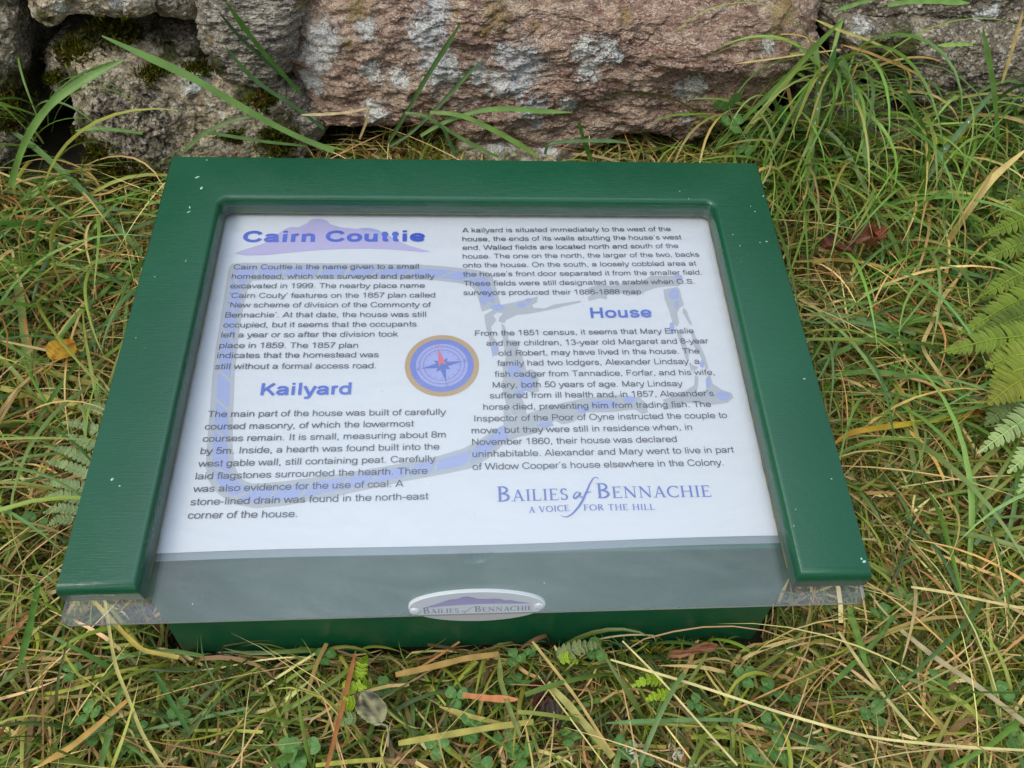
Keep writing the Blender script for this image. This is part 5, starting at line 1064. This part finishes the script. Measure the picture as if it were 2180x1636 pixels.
CLV = [(48, 472, 1.1, 'at the left edge level with the board title'), (70, 1118, 1.5, 'below the left fern'), (190, 1520, 1.2, 'above the broad blade at the bottom left'), (212, 1565, 1.1, 'beneath the tan straw at the bottom left'), (292, 1556, 1.0, 'beside the long thin pale stem'), (272, 1592, 1.1, 'lowest left beside the thin pale stem'),
 (385, 1512, 1.1, 'left of centre under the sign'), (1096, 1402, 1.0, 'close under the front rail right of the plaque'), (1133, 1390, .9, 'touching the front rail under the plaque end'), (1101, 1452, 1.2, 'on the olive stalk below the plaque'), (972, 1484, 1.1, 'at the base of the salmon blade'), (1008, 1548, 1.5, 'largest, resting on the flat yellowish straw'),
 (1078, 1578, 1.2, 'just right of the largest one'), (1112, 1612, 1.5, 'at the bottom edge right of the straw'), (931, 1590, 1.1, 'below the left half of the flat straw'), (1022, 1626, 1.1, 'cut by the bottom edge below the largest one'), (645, 1600, 1.5, 'big one at the bottom left of the pale leaf'), (612, 1605, 1.3, 'beside the big one left of the pale leaf'),
 (693, 1397, 1.0, 'touching the rail left of the small fern'), (815, 1467, 1.1, 'right above the pale fallen leaf'), (1268, 1385, 1.2, 'under the rail near the pale little fern'), (1587, 1441, 1.2, 'below the right foot of the sign'), (1643, 1470, 1.4, 'yellowish green one among the long cream stems'), (1688, 1494, 1.3, 'right of the yellowish one'),
 (1906, 1437, 1.1, 'at the lower right left of the grey stalk'), (1857, 1520, 1.3, 'at the lower right below the pale stem'), (1926, 1275, 1.3, 'right of the end of the acrylic'), (1655, 1598, 1.4, 'at the bottom edge under the long cream stem'), (1613, 1622, 1.4, 'lowest one at the bottom right of centre'), (1362, 1622, 1.2, 'among the tiny white flowers'),
 (1878, 1307, 1.3, 'just outside the right end of the acrylic'), (2131, 1473, 1.1, 'on the grey stalk at the right'), (2164, 1570, 1.2, 'in the bottom right corner'), (1994, 1448, 1.0, 'left of the grey stalk middle'), (1640, 1545, 1.1, 'between the cream stems at the bottom right'), (1215, 1570, 1.0, 'beside the dark crumpled leaf'), (150, 1430, 1.0, 'below the left end of the acrylic'), (1330, 1590, 1.1, 'left of the tiny white flowers'), (1480, 1500, 1.0, 'left below the right foot')]
def clover(p, sc_, where, tilt=(0, 0)):
    o = empty('clover', p, 'three leaved green clover ' + where, 'clover', 'clover plants in the grass', (tilt[0] + rng.normal(0, .2), tilt[1] + rng.normal(0, .2), U(0, 6.28))); o.scale = (sc_,) * 3
    k0 = int(rng.integers(3))
    for k in range(3):
        l = bpy.data.objects.new('leaflet', LM[(k + k0) % 3]); C.objects.link(l); l.parent = o; l.rotation_euler = (0, -.18 + rng.normal(0, .12), k * 2.094 + rng.normal(0, .12))
    s_ = bpy.data.objects.new('stem', SM); C.objects.link(s_); s_.parent = o
for (u, v, s_, where) in CLV: clover(onG(u, v, .038), s_ * .72, where)
for (u, v, s_, where) in ((1552, 226, 1.5, 'in front of the lower right of the pink stone'), (1560, 262, 1.3, 'just below the one against the pink stone'), (1662, 238, 1.6, 'in the shade right of the pink stone'), (1588, 312, 1.2, 'behind the right corner of the frame')):
    clover(atY(u, v, .37), s_, where, (.9, 0))

# ---- ferns
def pinna(P, n, wmax, col, tipcol=None, lobed=False):
    """a pinna: midrib from base P[0] to tip P[-1] with paired pinnules"""
    P = np.array(P, float); d = np.r_[0, np.cumsum(np.linalg.norm(np.diff(P, axis=0), axis=1))]; V = []; F = []; Cc = []; c0 = lin(col); c1 = lin(tipcol) if tipcol else c0
    t = np.linspace(0, d[-1], 40); Q = np.c_[[np.interp(t, d, P[:, k]) for k in range(3)]].T
    T = np.gradient(Q, axis=0); T /= np.linalg.norm(T, axis=1, keepdims=True); view = CAM - Q; view /= np.linalg.norm(view, axis=1, keepdims=True); nr = view * .5 + np.array([0, -.2, .6]); S = np.cross(T, nr); S /= np.linalg.norm(S, axis=1, keepdims=True); Nn = np.cross(S, T)
    sp = d[-1] / n
    for i in range(n):
        s = (i + .5) / n; k = int(s * 39); L = wmax * (1 - s ** 1.7) ** .9 * min(1, .75 + 2 * s) + .0006; b = Q[k]; cc = (c0 * (1 - s) + c1 * s) * rng.uniform(.85, 1.15)
        for sg in (-1, 1):
            dr = S[k] * sg * .92 + T[k] * .38; dr /= np.linalg.norm(dr); al = T[k]; o = len(V); hw = sp * .47; m = 6
            for j in range(m):
                q = j / (m - 1); w_ = hw * (1.0 if q < .5 else (1 - ((q - .5) / .5) ** 2.2 * .85)); c_ = b + dr * L * q + Nn[k] * (.12 * L * math.sin(q * 3.1) - .10 * L * q)
                V.extend([c_ - al * w_, c_ - Nn[k] * hw * .35, c_ + al * w_]); Cc.extend([cc * .95, cc * .72, cc * 1.05])
            for j in range(m - 1):
                for e_ in range(2): a = o + j * 3 + e_; F.append((a, a + 1, a + 4, a + 3))
    v, f = tube(Q[::3], wmax * .045); o = len(V); V.extend(list(v)); F.extend([tuple(x_ + o for x_ in r) for r in f]); Cc.extend([c0 * 1.25] * len(v))
    return np.array(V), np.array(F), np.array(Cc)
def fern(pin, rachis, label, group=None, col=(120, 142, 60), w_=.009, n=14):
    R_ = np.array(rachis, float); o0 = R_[0]; o = empty('fern_frond', o0, label, 'fern', group)
    v, f = tube(resamp3(R_, 20), .0011); link('rachis', npmesh('rachis', v - o0, f, np.tile(lin((130, 120, 60)), (len(v), 1)), {'across': np.zeros(len(v))}), FERN, o)
    for q in pin:
        P, c1 = q[0], q[1]; nn = q[2] if len(q) > 2 else n; ww = q[3] if len(q) > 3 else w_
        v, f, c = pinna(P, nn, ww, c1, q[4] if len(q) > 4 else None); link('pinna', npmesh('pinna', v - o0, f, c, {'across': np.zeros(len(v))}), FERN, o)
def resamp3(P, n):
    P = np.array(P, float); d = np.r_[0, np.cumsum(np.linalg.norm(np.diff(P, axis=0), axis=1))]; t = np.linspace(0, d[-1], n); return np.c_[[np.interp(t, d, P[:, k]) for k in range(3)]].T
H = .13
def pp(bu, bv, tu, tv, h0=H, h1=H - .02): a = onG(bu, bv, h0); b_ = onG(tu, tv, h1); m = (a + b_) / 2; m[2] += .006; return [a, m, b_]
FG, FY = (138, 162, 58), (154, 172, 62)
fern([(pp(2255, 400, 2120, 462), FY), (pp(2245, 450, 2092, 505), FG), (pp(2240, 505, 2085, 556), FG), (pp(2232, 560, 2088, 632), FG), (pp(2228, 612, 2036, 716), FG, 18), (pp(2222, 660, 2072, 722), (108, 132, 50)), (pp(2212, 712, 2000, 752), FG, 18), (pp(2202, 752, 2098, 782), FY, 12), (pp(2192, 780, 2108, 822), FY, 10), (pp(2180, 806, 2104, 862), (150, 158, 56), 8),
      (pp(2250, 420, 2400, 480), FG), (pp(2240, 520, 2400, 600), FG), (pp(2225, 620, 2380, 700), FG), (pp(2210, 720, 2350, 800), FG)],
     [onG(2262, 350, H), onG(2240, 520, H), (onG(2222, 660, H)), onG(2195, 770, H - .01), onG(2130, 880, .05), onG(2100, 900, 0)], 'large yellow green fern frond entering from the right edge', 'fern fronds beside the sign', w_=.019, n=14)
FP = (188, 212, 140)
fern([(pp(2225, 868, 2080, 966, .10, .085), FP, 15), (pp(2240, 925, 2145, 1008, .10, .085), FP, 12), (pp(2165, 850, 2096, 906, .09, .08), (128, 150, 92), 9), (pp(2250, 980, 2166, 1050, .1, .09), FP, 10), (pp(2250, 860, 2400, 900, .1, .09), FP, 12)],
     [onG(2290, 1020, .10), onG(2235, 900, .10), onG(2170, 845, .09), onG(2120, 850, .03)], 'pale sage fern frond at the right edge below the large one', 'fern fronds beside the sign', w_=.016, n=12)
LP_ = (168, 190, 130)
fern([(pp(240, 880, 163, 868, .055, .05), LP_, 10, .007), (pp(228, 925, 128, 900, .055, .05), LP_, 12, .0062), (pp(222, 962, 120, 926, .055, .05), LP_, 12, .0062), (pp(210, 990, 94, 950, .055, .05), LP_, 13, .0062), (pp(200, 1016, 90, 982, .055, .05), LP_, 13, .0062), (pp(188, 1044, 92, 1030, .055, .05), LP_, 12, .0065), (pp(176, 1066, 96, 1058, .055, .05), LP_, 11, .006), (pp(166, 1088, 92, 1092, .055, .05), LP_, 10, .0055), (pp(156, 1108, 100, 1120, .055, .05), LP_, 8, .005), (pp(240, 905, 300, 860, .05, .045), LP_, 8, .007)],
     [onG(150, 1130, .055), onG(190, 1050, .055), onG(225, 960, .055), onG(255, 880, .055), onG(280, 820, .04)], 'grey green fern frond half hidden under the left side of the frame', 'fern fronds beside the sign', n=10)
FB = (172, 204, 52)
fern([(pp(757, 1500, 722, 1510, .05, .045), FB, 6, .0065), (pp(760, 1500, 795, 1508, .05, .045), FB, 6, .006), (pp(757, 1475, 728, 1455, .05, .045), FB, 6, .005), (pp(759, 1470, 790, 1455, .05, .045), FB, 6, .005), (pp(758, 1530, 722, 1545, .05, .045), LP_, 7, .005), (pp(762, 1450, 782, 1395, .05, .045), FB, 9, .0055)],
     [onG(765, 1560, .02), onG(757, 1530, .045), onG(757, 1480, .05), onG(766, 1440, .05)], 'small bright yellow green fern under the left part of the sign', 'small ferns below the sign')
fern([(pp(1185, 1400, 1280, 1372, .05, .05), (150, 164, 104), 9, .0075), (pp(1190, 1402, 1230, 1412, .05, .045), FB, 5, .005)], [onG(1200, 1430, .02), onG(1188, 1402, .05)], 'small pale fern tip poking out under the front rail', 'small ferns below the sign')
fern([(pp(1410, 1445, 1345, 1462, .05, .05), FB, 7, .006), (pp(1425, 1482, 1375, 1490, .05, .045), FB, 6, .005)], [onG(1440, 1500, .02), onG(1418, 1450, .05)], 'small green fern left below the right foot', 'small ferns below the sign')
fern([(pp(1700, 1460, 1760, 1395, .045, .05), (128, 144, 60), 8, .006)], [onG(1695, 1480, .02), onG(1702, 1458, .045)], 'small olive fern tip right below the right foot', 'small ferns below the sign')
fern([(pp(1990, 330, 2075, 350, .09, .08), FB, 9, .006), (pp(1965, 260, 2040, 278, .1, .09), FB, 8, .005), (pp(1980, 300, 2120, 310, .09, .08), FB, 9, .006)], [onG(1960, 380, .03), onG(1972, 300, .09), onG(1965, 262, .1)], 'bright little fern in the grass at the foot of the right hand stones', 'small ferns below the sign')

# ---- fallen leaves
def leaf(name, u, v, h, L, Wd, ang, col, col2, label, crumple=.15, tooth=.04, stalk=True, tilt=(0, 0)):
    n, m = 28, 13; V = []; F = []; Cc = []; r = np.random.default_rng(int(u)); c0, c1 = lin(col), lin(col2); ph = r.uniform(0, 6, 3)
    for i in range(n):
        s = i / (n - 1); w_ = Wd / 2 * (math.sin(math.pi * min(1, s * 1.0)) ** .62) * (1 + tooth * math.sin(s * 90)) + 1e-5
        for j in range(m):
            q = j / (m - 1) * 2 - 1; x_ = (s - .5) * L; y_ = q * w_; z_ = crumple * L * (.35 * math.sin(s * 7 + ph[0]) * q + .2 * math.sin(q * 6 + s * 9 + ph[1]) + .25 * abs(q)) - .012 * L * math.cos((s * 14 - abs(q) * 3) * 3)
            V.append((x_, y_, z_)); k = np.clip(pn(np.array([[s * 3.2, q * 2.0, ph[2]]]), 7)[0] * 2.4 + .15, 0, 1); Cc.append(c0 * (1 - k) + c1 * k)
    for i in range(n - 1):
        for j in range(m - 1): a = i * m + j; F.append((a, a + 1, a + m + 1, a + m))
    o = empty(name, onG(u, v, h), label, 'leaf', 'fallen leaves', (tilt[0], tilt[1], ang)); link('blade', npmesh('blade', np.array(V), np.array(F), np.array(Cc), {'across': np.zeros(len(V))}), FERN, o)
    if stalk:
        v_, f__ = tube([(-L / 2, 0, 0), (-L * .62, -.002, .001), (-L * .75, -.001, -.003), (-L * .95, .003, -.006)], .0007); link('stalk', npmesh('stalk', v_, f__, np.tile(c0 * .9, (len(v_), 1)), {'across': np.zeros(len(v_))}), FERN, o)
leaf('fallen_leaf', 131, 744, .085, .031, .026, math.radians(80), (214, 170, 56), (196, 128, 40), 'round golden yellow birch leaf left of the frame', .10, .06, True, (.25, 0))
leaf('fallen_leaf', 790, 1508, .06, .030, .021, math.radians(125), (188, 184, 140), (92, 82, 74), 'pale blotched oval leaf on the small bright fern', .10, .05, True, (.2, .1))
leaf('fallen_leaf', 1172, 1520, .040, .028, .015, math.radians(-70), (92, 78, 68), (58, 46, 42), 'dark crumpled leaf at the bottom right of the clovers', .35, .03, False)
leaf('fallen_leaf', 1150, 1480, .035, .024, .016, math.radians(-100), (92, 56, 48), (56, 36, 34), 'small maroon crumpled leaf above the dark one', .4, .03, False)
leaf('fallen_leaf', 1835, 512, .085, .042, .026, math.radians(20), (136, 88, 62), (84, 52, 40), 'rust brown curled leaf right of the frame', .5, .05, False)
leaf('fallen_leaf', 1780, 528, .08, .034, .020, math.radians(150), (122, 74, 54), (76, 46, 38), 'rust brown curled leaf lying left of the other rusty leaf', .5, .05, False)
leaf('fallen_leaf', 1868, 494, .09, .026, .02, math.radians(70), (154, 88, 60), (98, 50, 36), 'small copper curled leaf above the rusty pair', .5, .05, False)
leaf('fallen_leaf', 2150, 1110, .04, .030, .016, math.radians(60), (96, 58, 50), (60, 38, 36), 'dark red brown leaf at the right edge below the ferns', .4, .05, False)
leaf('fallen_leaf', 2100, 875, .06, .030, .012, math.radians(10), (170, 92, 44), (110, 50, 34), 'orange brown withered leaf at the base of the ferns', .4, .05, False)
leaf('fallen_leaf', 1475, 1388, .05, .040, .008, math.radians(10), (176, 124, 90), (130, 84, 60), 'brown strip of dead leaf beneath the right foot', .2, .02, False)

# ---- heads of tiny white flowers at the bottom
def flower(u, v, label):
    p = onG(u, v, .06); o = empty('flower_head', p, label, 'flower', 'tiny white flower heads'); V = []; F = []; Cc = []
    for k in range(26):
        d = rng.normal(0, 1, 3); d[2] = abs(d[2]) * .5; d /= np.linalg.norm(d); s = np.cross(d, rng.normal(0, 1, 3)); s /= np.linalg.norm(s); st = rng.normal(0, 1, 3) * np.array([.006, .0035, .002]); L = rng.uniform(.003, .006); b = len(V)
        V += [st, st + d * L * .5 + s * .0007, st + d * L, st + d * L * .5 - s * .0007]; F.append((b, b + 1, b + 2, b + 3)); Cc += [lin((206, 204, 190)) * rng.uniform(.8, 1.1)] * 4
    link('petals', npmesh('petals', np.array(V), np.array(F), np.array(Cc), {'across': np.zeros(len(V))}), FERN, o)
    v_, f__ = tube([(0, 0, 0), (.003, .004, -.02), (.002, .01, -.05)], .0005); link('stem', npmesh('stem', v_, f__, np.tile(lin((130, 130, 90)), (len(v_), 1)), {'across': np.zeros(len(v_))}), FERN, o)
flower(1352, 1598, 'tiny white flower head at the bottom, left one of two'); flower(1432, 1612, 'tiny white flower head at the bottom, right one of two')
# ---- water drops on the broad drooping blades
dm_ = Mat('water'); dm_.P(Base_Color=(1, 1, 1, 1), Roughness=.02); dm_.b.inputs['Transmission Weight'].default_value = .6; dm_.b.inputs['IOR'].default_value = 1.33
bm = bmesh.new()
for (u, v) in ((1745, 176), (1742, 200), (1740, 232), (1735, 262), (1728, 292), (1725, 315), (1722, 345), (1719, 380), (1717, 405), (1750, 150), (1829, 215), (1836, 245), (1840, 262), (1841, 280), (1822, 200), (1768, 135), (2010, 318), (2062, 260)):
    t = (v - 100) / 340; p = atY(u, v, .395 - .065 * t - .006) ; bmesh.ops.create_uvsphere(bm, u_segments=8, v_segments=6, radius=float(U(.0010, .0019)), matrix=Matrix.Translation(tuple(p)))
me = bpy.data.meshes.new('water_drops'); bm.to_mesh(me); bm.free(); me.shade_smooth(); link('water_drops', me, dm_.m, kind='stuff', label='water drops beaded on the drooping blades')
